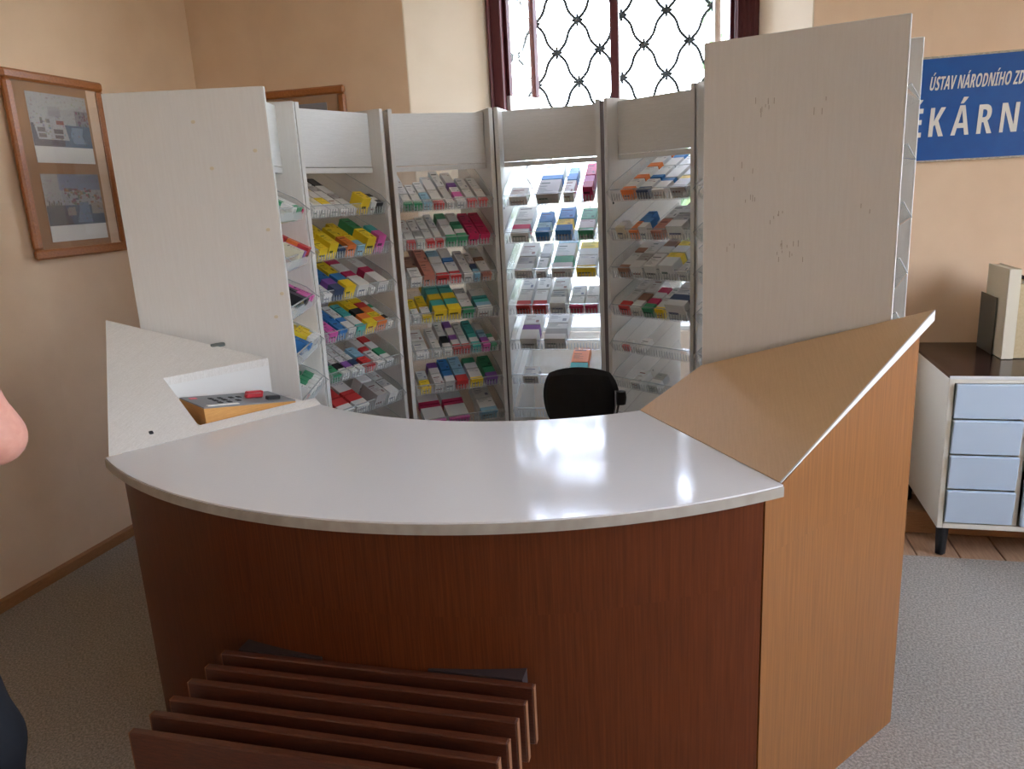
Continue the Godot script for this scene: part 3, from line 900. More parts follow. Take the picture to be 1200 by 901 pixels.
# each rack's trays from the top: x,width,length,height in cm, then the bands of colour from front to back for the box in each row, front row first
const STOCK := [
	["26,5,10,4,WN/W|32,4,10,4,NW/WK|36.5,3.5,10,4,NW/K|40.3,3.2,11,3.5,CKW", "27,6,8,5,M/W|33,5,9,4.5,UP/U|39,5.6,9,5.5,RO/R", "28,5,10,4,K/W|33.8,4,11,4,PK/W|38.8,4,11,4,P/K", "25,5,9,4,B/B|31,4.8,9,5,WYY/Y|36,4.5,9,5,WYY/Y|40.4,3.2,9,5,WY", "20,4,8,4,W/N|25,4,8,4,WN/N|30,4,8,4,WN/N|35,4,8,4,WN/N|39.7,4,8,4,WN", "22,6,9,3,GW|30,6,9,3,WG|38,6,9,3,WG", ""],
	["2.8,4.5,9,3,W/T/W|7.8,4.8,11,2.5,WM/WG/W|12.8,4.8,11,2.5,WY/WM/W|17.8,4.8,11,2.5,W/WG/WY|23.2,5,14,2.5,WWG/WK|30,5,7,6,Y|35,3.5,9,4.5,WKR|39.2,4,9,4,KWK", "3.2,5,6,4.5,Y/Y|8.6,5,9,6,Y/Y|14,4.5,12,3.5,D/D|19.5,5,8,4.5,O/Y|25,4.5,10,4,LY/YY|30.7,5.5,9,6.5,Y/N|37,5,10,7,PT", "3.5,5,8,3,W/U/Y|9.5,5.5,9,4.5,DU/B|16,6,11,5,YB/Y|24,6.5,12,4.5,WWC/WC|30.4,3,10,2.5,W|37,6.5,14,4,WWC/W", "4,5,9,4,P/P|10,4.5,8,4,B/B|15,4.5,9,4,WWB/W|20.5,5,9,4,TW/T|27,6,8,4.5,YO/KY/Y|34,6,8,4,OY/OR/YK|39.5,3.5,9,3,WKW/WNW", "4,5,7,3,N/D|10,4,12,2.5,WKW/W|14.5,4,12,2.5,WUW/W|19,3.5,12,2.5,WDW/W|24.5,5.5,7,3,R/L|31,5,10,3,W/RW|37,5,10,3,WN/WR", "8,8,9,3.5,WR/R|17,8,9,3.5,WR/RW|28,7,10,6,G/WG|36.5,6,10,5,WG/W", ""],
	["3,4,9,3,NW/W/W|7.5,4,9,3,NW/W|12,4,10,3,L/W|17.5,5,13,2.5,RW/WW|23,4,16,2.5,WW/W|28,4.5,14,3,WPW/UW|33.5,4.5,11,3,RW/W|39,4.5,11,3,RW/W", "3,4,10,3,RW/W|7.5,4,10,3,WG/W|12,4,11,3,RW/W|16.5,3.5,12,3,RW/W|22,5,11,4,NW/WN|27.5,5,11,4,NWN/NW|33,5,10,4.5,C/C|38.5,5,10,4.5,C/C", "3.8,5.5,9,4,W/V|10,5.5,11,5,S/S/S|16.5,6,11,4,RW/WL|23,5.5,12,3.5,RWW/BW|29,4.5,10,4,WW/W|33.6,3,9,3.5,LD/W|38.5,5,12,3,SW/VW", "2.6,3.5,7,3,W/Y|7.6,4.5,8,3,YW/Y|14,6.5,9,5,YT/YT/TY|21,6.5,9,5,YT/YT/TY|28,6,9,4,NWW/WG|36.4,8,8,4,WLT/TW", "4,6.5,9,3,W/W|11.5,4,9,3,W/W|16.7,4,11,3,WK/W|21.5,4,11,3,RWU/WU|26,4,10,3,RWW/W|31,4.5,10,3.5,TWT/T|36,4,9,3.5,PUL/LW|40,3,9,3,NWN", "4.5,5,6,3,Y/W|11,5,8,4,W/WU|16.3,5,8,5,WB/B|22.5,6,9,4.5,RL/L|30,6.5,8,4,YW/WN|38,6,8,4,UN/N", "8,11,12,3,PWWWWWC/CWWWWW|20,11,12,3,PWWWWWC/CWWWWW|35.5,9,10,4,LWW/W"],
	["6,9,9,3.5,W|20,11,14,4,G/BW|30,5,12,4,W/BL|39,5,11,6,CP/C", "6,9,12,4,WCW/W|17,7,9,4,BL/B|27,8,10,4.5,BY/B|37.5,7.5,10,4,NW/N", "7,9,12,3.5,WG/W|15.5,5,12,3,W/GW|25.5,10,11,4,WN/W/L|37,9.5,11,4,YW/WY", "6,7,13,4,RWW/W|14,7,13,4,RWW/W|23,8,10,5,WG/W|32,7,8,3.5,CW/W|39,6,8,3.5,CW/W", "8,9,11,5,WWU/W|21,11,12,5,WGW/W", "8,8,7,3.5,W|31,9,11,3,OT/O", ""],
	["9,7,10,4,OWW/OWW/OWW/OWW|17.5,7,10,3.5,DWW/BWWW/WWB|26,7,10,3.5,WWWB/WW/W|36.5,8,10,4,GWWY/W/W", "5,5,6,5,MW|12,5,8,3.5,O/B|17.8,4.5,8,5,WB|25,6,10,3.5,S/W|35.5,9,10,5.5,WG/W", "6,6,13,4,VW/VW|14,7,10,5,WG/W|22,7,10,5.5,W/WV|31,8,10,6,WWY/WY|39,5,9,4,W", "6,6,13,4,RWW/W|13,6,11,4,WV/W|20,6,8,4,NC/WC|26.5,5,8,4,YW/W|35.8,11,12,6.5,WDW/WD", "6,4,5,2.5,RW|14,5,8,2,W", "12,6,9,3,W|22,6,9,3,WG", ""],
]
const NTH := ["first", "second", "third", "fourth", "fifth", "sixth", "seventh", "eighth"]
const RACKS := ["leftmost rack", "second rack", "third rack", "fourth rack", "fifth rack"]
const ROWS := ["front", "second", "third", "fourth"]

func carton(w: float, h: float, d: float, bands: String, v: int) -> ArrayMesh:
	# a folding carton: bands run from the front end (z = 0) to the back end (z = -d); printed top and front
	var g := Geo.new()
	if bands.length() == 2 and bands[1] == "W": bands = bands[0] + "WWW"
	var n := bands.length()
	var e := 0.0006
	var cx := (v % 4) / 4.0
	var cy := ((v / 4) % 4) / 4.0
	var mid := Vector3(0, h / 2, -d / 2)
	var blank := Vector2(0.004, 0.004)
	var X := w / 2
	for i in n:
		g.col = INK[bands[i]][0]
		var z0 := -d * i / n
		var z1 := -d * (i + 1) / n
		var print_it := bands[i] in "WMGLY" and i == n - 1 or n == 1
		var uv := [blank, blank, blank, blank]
		if print_it: uv = [Vector2(cx, cy + 0.25), Vector2(cx + 0.25, cy + 0.25), Vector2(cx + 0.25, cy), Vector2(cx, cy)]
		g.poly([Vector3(-X + e, h, z0), Vector3(X - e, h, z0), Vector3(X - e, h, z1), Vector3(-X + e, h, z1)], mid, uv)
		g.poly([Vector3(-X + e, 0, z0), Vector3(X - e, 0, z0), Vector3(X - e, 0, z1), Vector3(-X + e, 0, z1)], mid, [blank, blank, blank, blank])
		for s in [-1, 1]:
			g.poly([Vector3(s * X, e, z0), Vector3(s * X, h - e, z0), Vector3(s * X, h - e, z1), Vector3(s * X, e, z1)], mid, [blank, blank, blank, blank])
			g.poly([Vector3(s * X, h - e, z0), Vector3(s * (X - e), h, z0), Vector3(s * (X - e), h, z1), Vector3(s * X, h - e, z1)], mid, [blank, blank, blank, blank])
			g.poly([Vector3(s * X, e, z0), Vector3(s * (X - e), 0, z0), Vector3(s * (X - e), 0, z1), Vector3(s * X, e, z1)], mid, [blank, blank, blank, blank])
	for q in [[0, 0.0], [n - 1, -d]]:
		g.col = INK[bands[q[0]]][0]
		var z: float = q[1]
		var vv := cy + 0.12
		g.poly([Vector3(-X, e, z), Vector3(-X + e, 0, z), Vector3(X - e, 0, z), Vector3(X, e, z), Vector3(X, h - e, z), Vector3(X - e, h, z), Vector3(-X + e, h, z), Vector3(-X, h - e, z)], mid, [Vector2(cx, vv), Vector2(cx, vv), Vector2(cx + 0.25, vv), Vector2(cx + 0.25, vv), Vector2(cx + 0.25, cy), Vector2(cx + 0.25, cy), Vector2(cx, cy), Vector2(cx, cy)])
	return g.mesh()

func build_stock() -> void:
	var cache := {}
	var count := 0
	for k in 5:
		for i in STOCK[k].size():
			var line: String = STOCK[k][i]
			if line.is_empty(): continue
			var cols := line.split("|")
			var T: Transform3D = unit_t[k] * Transform3D(Basis(Vector3.RIGHT, deg_to_rad(TILT)), Vector3(0, TRAY0 - TRAYD * i, -0.015))
			for c in cols.size():
				var q: PackedStringArray = cols[c].split(",")
				var x := q[0].to_float() / 100 - 0.21
				var w := q[1].to_float() / 100 * 0.94
				var d := q[2].to_float() / 100
				var h := q[3].to_float() / 100 * 1.22
				var s := 0.006 + rng.randf() * 0.004
				var rows := q[4].split("/")
				for r in rows.size():
					if s + d > 0.53: break
					var key := "%s/%.3f/%.3f/%.3f/%d" % [rows[r], w, h, d, count % 16]
					if not cache.has(key): cache[key] = carton(w, h, d, rows[r], count % 16)
					var words := []
					for ch in rows[r]:
						if not INK[ch][1] in words: words.append(INK[ch][1])
					var say: String = words[0] if words.size() == 1 else "%s and %s" % [words[0], words[1]]
					var o := put("medicine_box", cache[key], M.carton)
					var yaw := (rng.randf() - 0.5) * deg_to_rad(3.0) * clampf((5.0 - q[1].to_float()) , 0.2, 1.0)
					o.transform = T * Transform3D(Basis(Vector3.UP, yaw), Vector3(x, 0.0032, -s))
					tag(o, "%s medicine box, %s row, %s from left, %s tray of %s" % [say, ROWS[r], NTH[c], NTH[i], RACKS[k]], "medicine box", "medicine boxes in the racks")
					count += 1
					s += d + 0.004 + rng.randf() * 0.006
	print("boxes ", count)

# ---------------------------------------------------------------- office chair
func build_chair() -> void:
	var t := thing("office_chair", "black office chair with rounded backrest behind the counter", "chair", Vector3(0.19, 0, -0.34), 0.05)
	# backrest: a padded rounded panel curved about the sitter
	var g := Geo.new()
	var nx := 16
	var ny := 12
	for face in [0, 1]:
		for j in ny:
			for i in nx:
				var p := []
				var nn := []
				for q in [[i, j], [i + 1, j], [i + 1, j + 1], [i, j + 1]]:
					p.append(back_pt(q[0] * 2.0 / nx - 1, q[1] * 2.0 / ny - 1, face))
				g.poly(p, Vector3(0, 0.70, -0.02))
	put("backrest", g, M.black_cloth, t)
	g = Geo.new()
	g.tube(PackedVector3Array([Vector3(0, 0.66, 0.045), Vector3(0, 0.54, 0.06), Vector3(0, 0.43, 0.02), Vector3(0, 0.415, -0.12)]), 0.016, 8)
	put("back_bracket", g, M.black, t)
	g = Geo.new()
	g.tube(PackedVector3Array([Vector3(0.128, 0.60, 0.0), Vector3(0.150, 0.70, 0.002), Vector3(0.150, 0.77, 0.0)]), 0.006, 8)
	put("chrome_rod", g, M.chrome, t)
	g = Geo.new()
	g.lathe(PackedVector2Array([Vector2(0, -0.03), Vector2(0.02, -0.028), Vector2(0.024, 0.0), Vector2(0.02, 0.028), Vector2(0, 0.03)]), Vector3(0.172, 0.735, -0.01), 14)
	put("knob", g, M.black, t)
	g = Geo.new()
	g.lathe(PackedVector2Array([Vector2(0, 0.43), Vector2(0.19, 0.43), Vector2(0.215, 0.445), Vector2(0.22, 0.465), Vector2(0.205, 0.49), Vector2(0.12, 0.498), Vector2(0, 0.495)]), Vector3(0, 0, -0.16), 28)
	put("seat", g, M.black_cloth, t)
	g = Geo.new()
	g.tube(PackedVector3Array([Vector3(0, 0.10, -0.16), Vector3(0, 0.43, -0.16)]), 0.024, 12)
	put("gas_column", g, M.black, t)
	for k in 5:
		var a := TAU * k / 5 + PI / 2
		var d := Vector3(cos(a), 0, sin(a))
		g = Geo.new()
		g.tube(PackedVector3Array([Vector3(0, 0.115, -0.16), Vector3(0, 0.105, -0.16) + d * 0.14, Vector3(0, 0.075, -0.16) + d * 0.26]), 0.016, 8)
		var leg := put("base_leg", g, M.black, t)
		g = Geo.new()
		var side := d.cross(Vector3.UP)
		g.lathe(PackedVector2Array([Vector2(0, -0.015), Vector2(0.026, -0.015), Vector2(0.028, 0), Vector2(0.026, 0.015), Vector2(0, 0.015)]), Vector3.ZERO, 14, Transform3D(Basis(d, side, d.cross(side)), Vector3(0, 0.028, -0.16) + d * 0.265))
		g.tube(PackedVector3Array([Vector3(0, 0.03, -0.16) + d * 0.265, Vector3(0, 0.085, -0.16) + d * 0.26]), 0.007, 6)
		put("caster", g, M.black, leg)

func back_pt(a: float, b: float, face: int) -> Vector3:
	# square -> rounded outline
	var x := a * sqrt(1 - b * b * 0.38)
	var y := b * sqrt(1 - a * a * 0.38)
	var thick := 0.024 * sqrt(maxf(0.0, (1 - pow(absf(a), 6)) * (1 - pow(absf(b), 6))))
	var z := -0.05 * x * x + (thick if face == 0 else -thick)
	return Vector3(x * 0.165, 0.725 + y * 0.155, z + 0.01 + 0.03 * y)

# ---------------------------------------------------------------- dresser, books, sign, pictures
func build_dresser() -> void:
	var t := thing("drawer_cabinet", "low cream cabinet with pale blue drawers and dark brown top", "cabinet", Vector3(1.661, 0, -0.555))
	var W := 1.5
	var D := 0.69
	bx("carcass_side", Vector3(0.022, 0.65, D), Vector3(0.011, 0.455, -D / 2), M.cream, t)
	bx("carcass_side", Vector3(0.022, 0.65, D), Vector3(W - 0.011, 0.455, -D / 2), M.cream, t)
	bx("carcass_bottom", Vector3(W - 0.044, 0.022, D), Vector3(W / 2, 0.141, -D / 2), M.cream, t)
	bx("carcass_back", Vector3(W - 0.044, 0.628, 0.01), Vector3(W / 2, 0.466, -D + 0.01), M.cream, t)
	bx("top_rail", Vector3(W - 0.044, 0.018, 0.03), Vector3(W / 2, 0.770, -0.016), M.cream, t)
	bx("divider", Vector3(0.022, 0.607, D - 0.02), Vector3(0.29, 0.4555, -D / 2 - 0.002), M.cream, t)
	bx("top", Vector3(W, 0.012, D), Vector3(W / 2, 0.786, -D / 2), M.dark_top, t, 0.002)
	bx("top_edge", Vector3(W, 0.013, 0.004), Vector3(W / 2, 0.7855, 0.0025), M.edge_white, t, 0.001)
	for k in 4:
		var o := bx("drawer", Vector3(0.252, 0.146, 0.018), Vector3(0.151, 0.688 - k * 0.152, 0.004), M.drawer, t, 0.003)
		o.rotation.x = deg_to_rad(5.0)
		bx("drawer_body", Vector3(0.23, 0.11, 0.5), Vector3(0, 0, -0.27), M.cream, o)
	for k in 2:
		var o := bx("door", Vector3(0.575, 0.60, 0.018), Vector3(0.595 + k * 0.585, 0.456, 0.002), M.drawer, t, 0.003)
		bx("handle", Vector3(0.015, 0.10, 0.012), Vector3(0.25 - k * 0.5, 0.1, 0.016), M.black, o)
	for q in [[0.03, -0.03], [W - 0.03, -0.03], [0.03, -D + 0.05], [W - 0.03, -D + 0.05]]:
		var g := Geo.new()
		g.tube(PackedVector3Array([Vector3(q[0], 0.0, q[1]), Vector3(q[0], 0.13, q[1])]), 0.02, 4, true, PackedFloat32Array([0.02, 0.026]))
		put("leg", g, M.black, t)
	# wooden strip along the wall behind
	var g := Geo.new()
	g.box(Vector3(1.9, 0.10, 0.03), Vector3(2.55, 0.05, -0.80), 0.003)
	var bb := struct("baseboard_back", g, M.baseboard)
	# bookend and books on the cabinet
	var be := thing("bookend", "grey metal bookend plate against the cream book", "bookend", Vector3(1.932, 0.792, -1.06))
	bx("plate", Vector3(0.003, 0.255, 0.205), Vector3(0, 0.1275, 0), M.steel, be, 0.001)
	bx("foot", Vector3(0.09, 0.002, 0.205), Vector3(0.046, 0.001, 0), M.steel, be, 0.0005)
	book("book", "tall cream softcover book next to the metal bookend", Vector3(1.962, 0.794, -0.865), 0.046, 0.385, 0.26, M.book_cream, 0.0)
	book("book", "worn beige hardback book, second from the bookend", Vector3(2.022, 0.794, -0.885), 0.062, 0.32, 0.24, M.book_beige, 0.0)
	book("book", "dark brown thin book, third from the bookend", Vector3(2.078, 0.792, -0.87), 0.030, 0.335, 0.24, M.book_dark, 0.0)
	book("book", "beige thick book, fourth from the bookend", Vector3(2.128, 0.792, -0.88), 0.055, 0.31, 0.24, M.book_beige, 0.0)

func book(called: String, label: String, at: Vector3, w: float, h: float, d: float, m: Material, lean: float) -> void:
	var t := thing(called, label, "book", at, 0, "books on the drawer cabinet")
	bx("cover", Vector3(0.003, h, d), Vector3(-w / 2 + 0.0015, h / 2, -d / 2), m, t, 0.0008)
	bx("cover", Vector3(0.003, h, d), Vector3(w / 2 - 0.0015, h / 2, -d / 2), m, t, 0.0008)
	bx("spine", Vector3(w, h, 0.004), Vector3(0, h / 2, 0.002), m, t, 0.001)
	bx("pages", Vector3(w - 0.007, h - 0.008, d - 0.006), Vector3(0, h / 2, -d / 2 - 0.001), M.page, t, 0.0005)

func lettering(called: String, text: String, cap: float, stretch: float, slant: float, at: Vector3, parent: Node3D, gap := 0.0) -> void:
	var f := SystemFont.new()
	f.font_names = PackedStringArray(["Droid Sans"])
	f.font_weight = 700
	var x := at.x
	var parts := [text] if gap == 0.0 else []
	if gap != 0.0:
		for ch in text: parts.append(ch)
	for p in parts:
		var tm := TextMesh.new()
		tm.text = p; tm.font = f; tm.font_size = 64; tm.depth = 0.0
		tm.pixel_size = cap / (64 * 0.714)
		tm.depth = 0.003
		tm.horizontal_alignment = HORIZONTAL_ALIGNMENT_LEFT
		tm.vertical_alignment = VERTICAL_ALIGNMENT_BOTTOM
		var o := MeshInstance3D.new()
		o.name = called
		o.mesh = tm
		o.material_override = M.sign_letter
		parent.add_child(o, true)
		var w := tm.get_aabb().size.x * stretch
		var off := tm.get_aabb().position.x * stretch
		o.transform = Transform3D(Basis(Vector3(stretch, 0, 0), Vector3(slant, 1, 0), Vector3(0, 0, 1)), Vector3(x - off, at.y, at.z))
		x += w + gap
	print(text, " ends at ", x)

func build_sign() -> void:
	var t := thing("enamel_sign", "blue enamel sign with white lettering on the back wall", "sign", Vector3(0, 0, ZB))
	var x0 := 1.28
	var x1 := 2.86
	bx("plate", Vector3(x1 - x0, 0.446, 0.012), Vector3((x0 + x1) / 2, 1.863, 0.008), M.sign_blue, t, 0.004)
	for s in [-1, 1]:
		bx("rim", Vector3(x1 - x0 + 0.006, 0.009, 0.016), Vector3((x0 + x1) / 2, 1.863 + s * 0.2235, 0.009), M.sign_rim, t, 0.002)
		bx("rim", Vector3(0.009, 0.438, 0.016), Vector3((x0 + x1) / 2 + s * (x1 - x0) / 2, 1.863, 0.009), M.sign_rim, t, 0.002)
	lettering("top_line", "ÚSTAV NÁRODNÍHO ZDRAVÍ", 0.056, 0.44, 0.12, Vector3(1.668, 1.928, 0.0155), t)
	lettering("letter", "LÉKÁRNA", 0.124, 0.65, 0.04, Vector3(1.522, 1.704, 0.0155), t, 0.031)

func photo(seed_: int, kind: int) -> ImageTexture:
	var im := Image.create(128, 108, true, Image.FORMAT_RGB8)
	var r := RandomNumberGenerator.new()
	r.seed = seed_
	im.fill(rgb(206, 200, 190))
	if kind == 0:
		im.fill_rect(Rect2i(0, 0, 128, 62), rgb(210, 206, 198))
		im.fill_rect(Rect2i(40, 26, 26, 20), rgb(188, 184, 180))
		im.fill_rect(Rect2i(98, 30, 30, 36), rgb(160, 156, 158))
		for k in 26: im.fill_rect(Rect2i(98 + r.randi() % 28, 32 + r.randi() % 32, 3, 5), rgb(70 + r.randi() % 90, 60 + r.randi() % 60, 70 + r.randi() % 60))
		for y in range(62, 108):
			im.fill_rect(Rect2i(64, y, 64, 1), rgb(96, 116, 140))
			im.fill_rect(Rect2i(0, y, 66, 1), rgb(88, 74, 76))
		for y in range(60, 94):
			im.fill_rect(Rect2i(6 + (y - 60) / 6, y, 66, 1), rgb(214, 206, 196))
		im.fill_rect(Rect2i(12, 70, 16, 9), rgb(110, 92, 86)); im.fill_rect(Rect2i(46, 72, 20, 9), rgb(110, 92, 86))
		im.fill_rect(Rect2i(13, 82, 16, 8), rgb(120, 100, 92)); im.fill_rect(Rect2i(47, 84, 18, 7), rgb(120, 100, 92))
		im.fill_rect(Rect2i(54, 54, 16, 8), rgb(176, 84, 62)); im.fill_rect(Rect2i(20, 50, 5, 12), rgb(90, 80, 78)); im.fill_rect(Rect2i(32, 52, 8, 8), rgb(120, 112, 110))
		for y in range(66, 100): im.fill_rect(Rect2i(82 + int(absf(y - 82) * 0.3), y, 26, 1), rgb(150, 172, 190))
	else:
		im.fill_rect(Rect2i(34, 0, 94, 34), rgb(150, 158, 178))
		im.fill_rect(Rect2i(0, 0, 34, 70), rgb(206, 196, 182))
		for k in 60: im.fill_rect(Rect2i(40 + r.randi() % 82, 30 + r.randi() % 40, 3 + r.randi() % 5, 3 + r.randi() % 5), rgb(90 + r.randi() % 110, 66 + r.randi() % 80, 60 + r.randi() % 60))
		for y in range(66, 108):
			im.fill_rect(Rect2i(30, y, 98, 1), rgb(88, 100, 124))
			im.fill_rect(Rect2i(0, y, 40 + (y - 66) / 3, 1), rgb(96, 80, 74))
		for y in range(60, 104): im.fill_rect(Rect2i(74 - (y - 60) / 4, y, 20 + (y - 60) / 3, 1), rgb(142, 158, 180))
		im.fill_rect(Rect2i(100, 62, 28, 24), rgb(196, 180, 160)); im.fill_rect(Rect2i(44, 70, 18, 18), rgb(190, 172, 150))
		for k in 6: im.fill_rect(Rect2i(6 + k * 5, 56 + (k % 2) * 4, 3, 12), rgb(96, 72, 56))
	for k in 260:
		var px := r.randi() % 126
		var py := r.randi() % 106
		var c := im.get_pixel(px, py)
		im.fill_rect(Rect2i(px, py, 1 + r.randi() % 4, 1 + r.randi() % 4), c.lerp(rgb(60 + r.randi() % 140, 50 + r.randi() % 130, 50 + r.randi() % 130), 0.25 if py < 50 else 0.4))
	for y in 108:
		for x in 128: im.set_pixel(x, y, im.get_pixel(x, y).darkened(0.22))
	im.generate_mipmaps()
	return ImageTexture.create_from_image(im)

func picture(label: String, t: Transform3D, w: float, h: float, backs: int) -> void:
	# local: x along the wall, y up, z out of the wall; origin at the middle of the picture on the wall
	var o := thing("framed_picture", label, "picture")
	o.transform = t
	var fw := 0.042
	var g: Geo
	for s in [-1, 1]:
		for q in [[Vector3(w, fw, 0.03), Vector3(0, s * (h - fw) / 2, 0.0155)], [Vector3(fw, h - 2 * fw, 0.03), Vector3(s * (w - fw) / 2, 0, 0.0155)]]:
			bx("frame_rail", q[0], q[1], M.frame_wood, o, 0.009)
	bx("backing", Vector3(w - 2 * fw, h - 2 * fw, 0.006), Vector3(0, 0, 0.006), M.kraft, o, 0.0)
	for k in 2:
		var y := (0.5 - k) * (h * 0.435) - 0.005
		var card := bx("photo_card", Vector3(w * 0.60, h * 0.375, 0.0015), Vector3(0.0, y, 0.0105), M.paper, o, 0.0)
		var pg := Geo.new()
		var X := w * 0.30
		var Y1 := h * 0.1875
		var Y0 := -h * 0.098
		pg.poly([Vector3(-X, Y0, 0.0012), Vector3(X, Y0, 0.0012), Vector3(X, Y1, 0.0012), Vector3(-X, Y1, 0.0012)], Vector3(0, 0, -1), [Vector2(0, 1), Vector2(1, 1), Vector2(1, 0), Vector2(0, 0)])
		var pm := StandardMaterial3D.new()
		pm.albedo_texture = photo(90 + k + backs * 5, (k + backs) % 2)
		pm.roughness = 0.4
		put("photo_print", pg, pm, card)
	bx("glass", Vector3(w - 2 * fw, h - 2 * fw, 0.002), Vector3(0, 0, 0.020), M.picture_glass, o, 0.0)

func build_pictures() -> void:
	var zc := -0.255
	var turn := PI / 2 + atan(0.0263)
	picture("wooden picture frame with two shop photos on the left wall", Transform3D(Basis(Vector3.UP, turn), Vector3(xl(zc) + 0.001, 1.815, zc)), 0.575, 0.79, 0)
	picture("wooden picture frame on the back wall behind the racks", Transform3D(Basis.IDENTITY, Vector3(-1.478, 1.812, ZB + 0.001)), 0.575, 0.79, 1)

# ---------------------------------------------------------------- the person at the edge of the frame
# bones: [from, to, radius, radius]; joined by a smooth minimum and meshed as surface nets
func flesh(g: Geo, bones: Array, cell: float, blend: float) -> void:
	var lo := Vector3.INF
	var hi := -Vector3.INF
	for b in bones:
		var r: float = maxf(b[2], b[3]) + blend + cell * 2
		for q in [b[0], b[1]]:
			lo = lo.min(q - Vector3.ONE * r); hi = hi.max(q + Vector3.ONE * r)
	var n := Vector3i(((hi - lo) / cell).ceil()) + Vector3i.ONE
	var f := PackedFloat32Array()
	f.resize(n.x * n.y * n.z)
	f.fill(1.0)
	for b in bones:
		var A: Vector3 = b[0]
		var B: Vector3 = b[1]
		var ra: float = b[2]
		var rb: float = b[3]
		var m := maxf(ra, rb) + blend + cell * 2
		var i0 := Vector3i(((A.min(B) - Vector3.ONE * m - lo) / cell).floor()).max(Vector3i.ZERO)
		var i1 := Vector3i(((A.max(B) + Vector3.ONE * m - lo) / cell).ceil()).min(n - Vector3i.ONE)
		var ab := B - A
		var l2 := maxf(ab.length_squared(), 1e-9)
		for z in range(i0.z, i1.z + 1):
			for y in range(i0.y, i1.y + 1):
				for x in range(i0.x, i1.x + 1):
					var p := lo + Vector3(x, y, z) * cell
					var t := clampf((p - A).dot(ab) / l2, 0, 1)
					var d := (p - A - ab * t).length() - lerpf(ra, rb, t)
					var k := (z * n.y + y) * n.x + x
					var e := f[k]
					var h := maxf(blend - absf(e - d), 0.0) / blend
					f[k] = minf(e, d) - h * h * blend * 0.25
	var id := {}
	var pos := []
	var nor := []
	var sx := 1
	var sy := n.x
	var sz := n.x * n.y
	var off := [0, sx, sy, sx + sy, sz, sx + sz, sy + sz, sx + sy + sz]
	for z in n.z - 1:
		for y in n.y - 1:
			for x in n.x - 1:
				var k := (z * n.y + y) * n.x + x
				var inn := 0
				for c in 8:
					if f[k + off[c]] < 0: inn += 1
				if inn == 0 or inn == 8: continue
				var sum := Vector3.ZERO
				var cnt := 0
				for e in [[0, 1], [2, 3], [4, 5], [6, 7], [0, 2], [1, 3], [4, 6], [5, 7], [0, 4], [1, 5], [2, 6], [3, 7]]:
					var a := f[k + off[e[0]]]
					var b := f[k + off[e[1]]]
					if (a < 0) != (b < 0):
						var P := Vector3(e[0] & 1, (e[0] >> 1) & 1, e[0] >> 2)
						var Q := Vector3(e[1] & 1, (e[1] >> 1) & 1, e[1] >> 2)
						sum += P.lerp(Q, a / (a - b)); cnt += 1
				id[k] = pos.size()
				pos.append(lo + (Vector3(x, y, z) + sum / cnt) * cell)
				var gx := f[k + 1] + f[k + 1 + sy] + f[k + 1 + sz] + f[k + 1 + sy + sz] - f[k] - f[k + sy] - f[k + sz] - f[k + sy + sz]
				var gy := f[k + sy] + f[k + sy + 1] + f[k + sy + sz] + f[k + sy + sz + 1] - f[k] - f[k + 1] - f[k + sz] - f[k + sz + 1]
				var gz := f[k + sz] + f[k + sz + 1] + f[k + sz + sy] + f[k + sz + sy + 1] - f[k] - f[k + 1] - f[k + sy] - f[k + sy + 1]
				nor.append(Vector3(gx, gy, gz).normalized())
	for k in id:
		for d in [[sx, sy, sz], [sy, sz, sx], [sz, sx, sy]]:
			# the grid edge from k along d[0]; the four cells round it
			var a := f[k]
			var b := f[k + d[0]]
			if (a < 0) == (b < 0): continue
			var q := [k, k - d[1], k - d[1] - d[2], k - d[2]]
			if not (id.has(q[1]) and id.has(q[2]) and id.has(q[3])): continue
			var w := []
			for c in q: w.append(id[c])
			if a < 0: w.reverse()
			w.reverse()
			g.tri(pos[w[0]], pos[w[1]], pos[w[2]], nor[w[0]], nor[w[1]], nor[w[2]])
			g.tri(pos[w[0]], pos[w[2]], pos[w[3]], nor[w[0]], nor[w[2]], nor[w[3]])

func hand_bones(wrist: Vector3, d: Vector3, palm_n: Vector3, thumb_side: float) -> Array:
	# d: towards the fingertips; palm_n: out of the palm; relaxed, slightly curled
	var s := d.cross(palm_n).normalized() * thumb_side
	var out := []
	for k in 4:
		var o := s * (0.030 - 0.020 * k)
		out.append([wrist + d * 0.005 + o * 0.6, wrist + d * 0.085 + o, 0.014, 0.012])
	var len := [0.068, 0.078, 0.072, 0.056]
	for k in 4:
		var p: Vector3 = wrist + d * 0.085 + s * (0.030 - 0.020 * k)
		var dir := d
		for j in 3:
			dir = (dir + palm_n * (0.30 + 0.12 * j)).normalized()
			var e: Vector3 = p + dir * len[k] * [0.45, 0.32, 0.26][j]
			out.append([p, e, 0.0095 - 0.0008 * j, 0.0088 - 0.0008 * j])
			p = e
	var p0 := wrist + d * 0.02 + s * 0.022
	var p1 := p0 + (d * 0.6 + s * 0.75 + palm_n * 0.3).normalized() * 0.040
	var p2 := p1 + (d * 0.85 + s * 0.4 + palm_n * 0.35).normalized() * 0.032
	var p3 := p2 + (d * 0.95 + s * 0.1 + palm_n * 0.4).normalized() * 0.026
	out.append([p0, p1, 0.015, 0.0115]); out.append([p1, p2, 0.0112, 0.010]); out.append([p2, p3, 0.010, 0.0085])
	return out

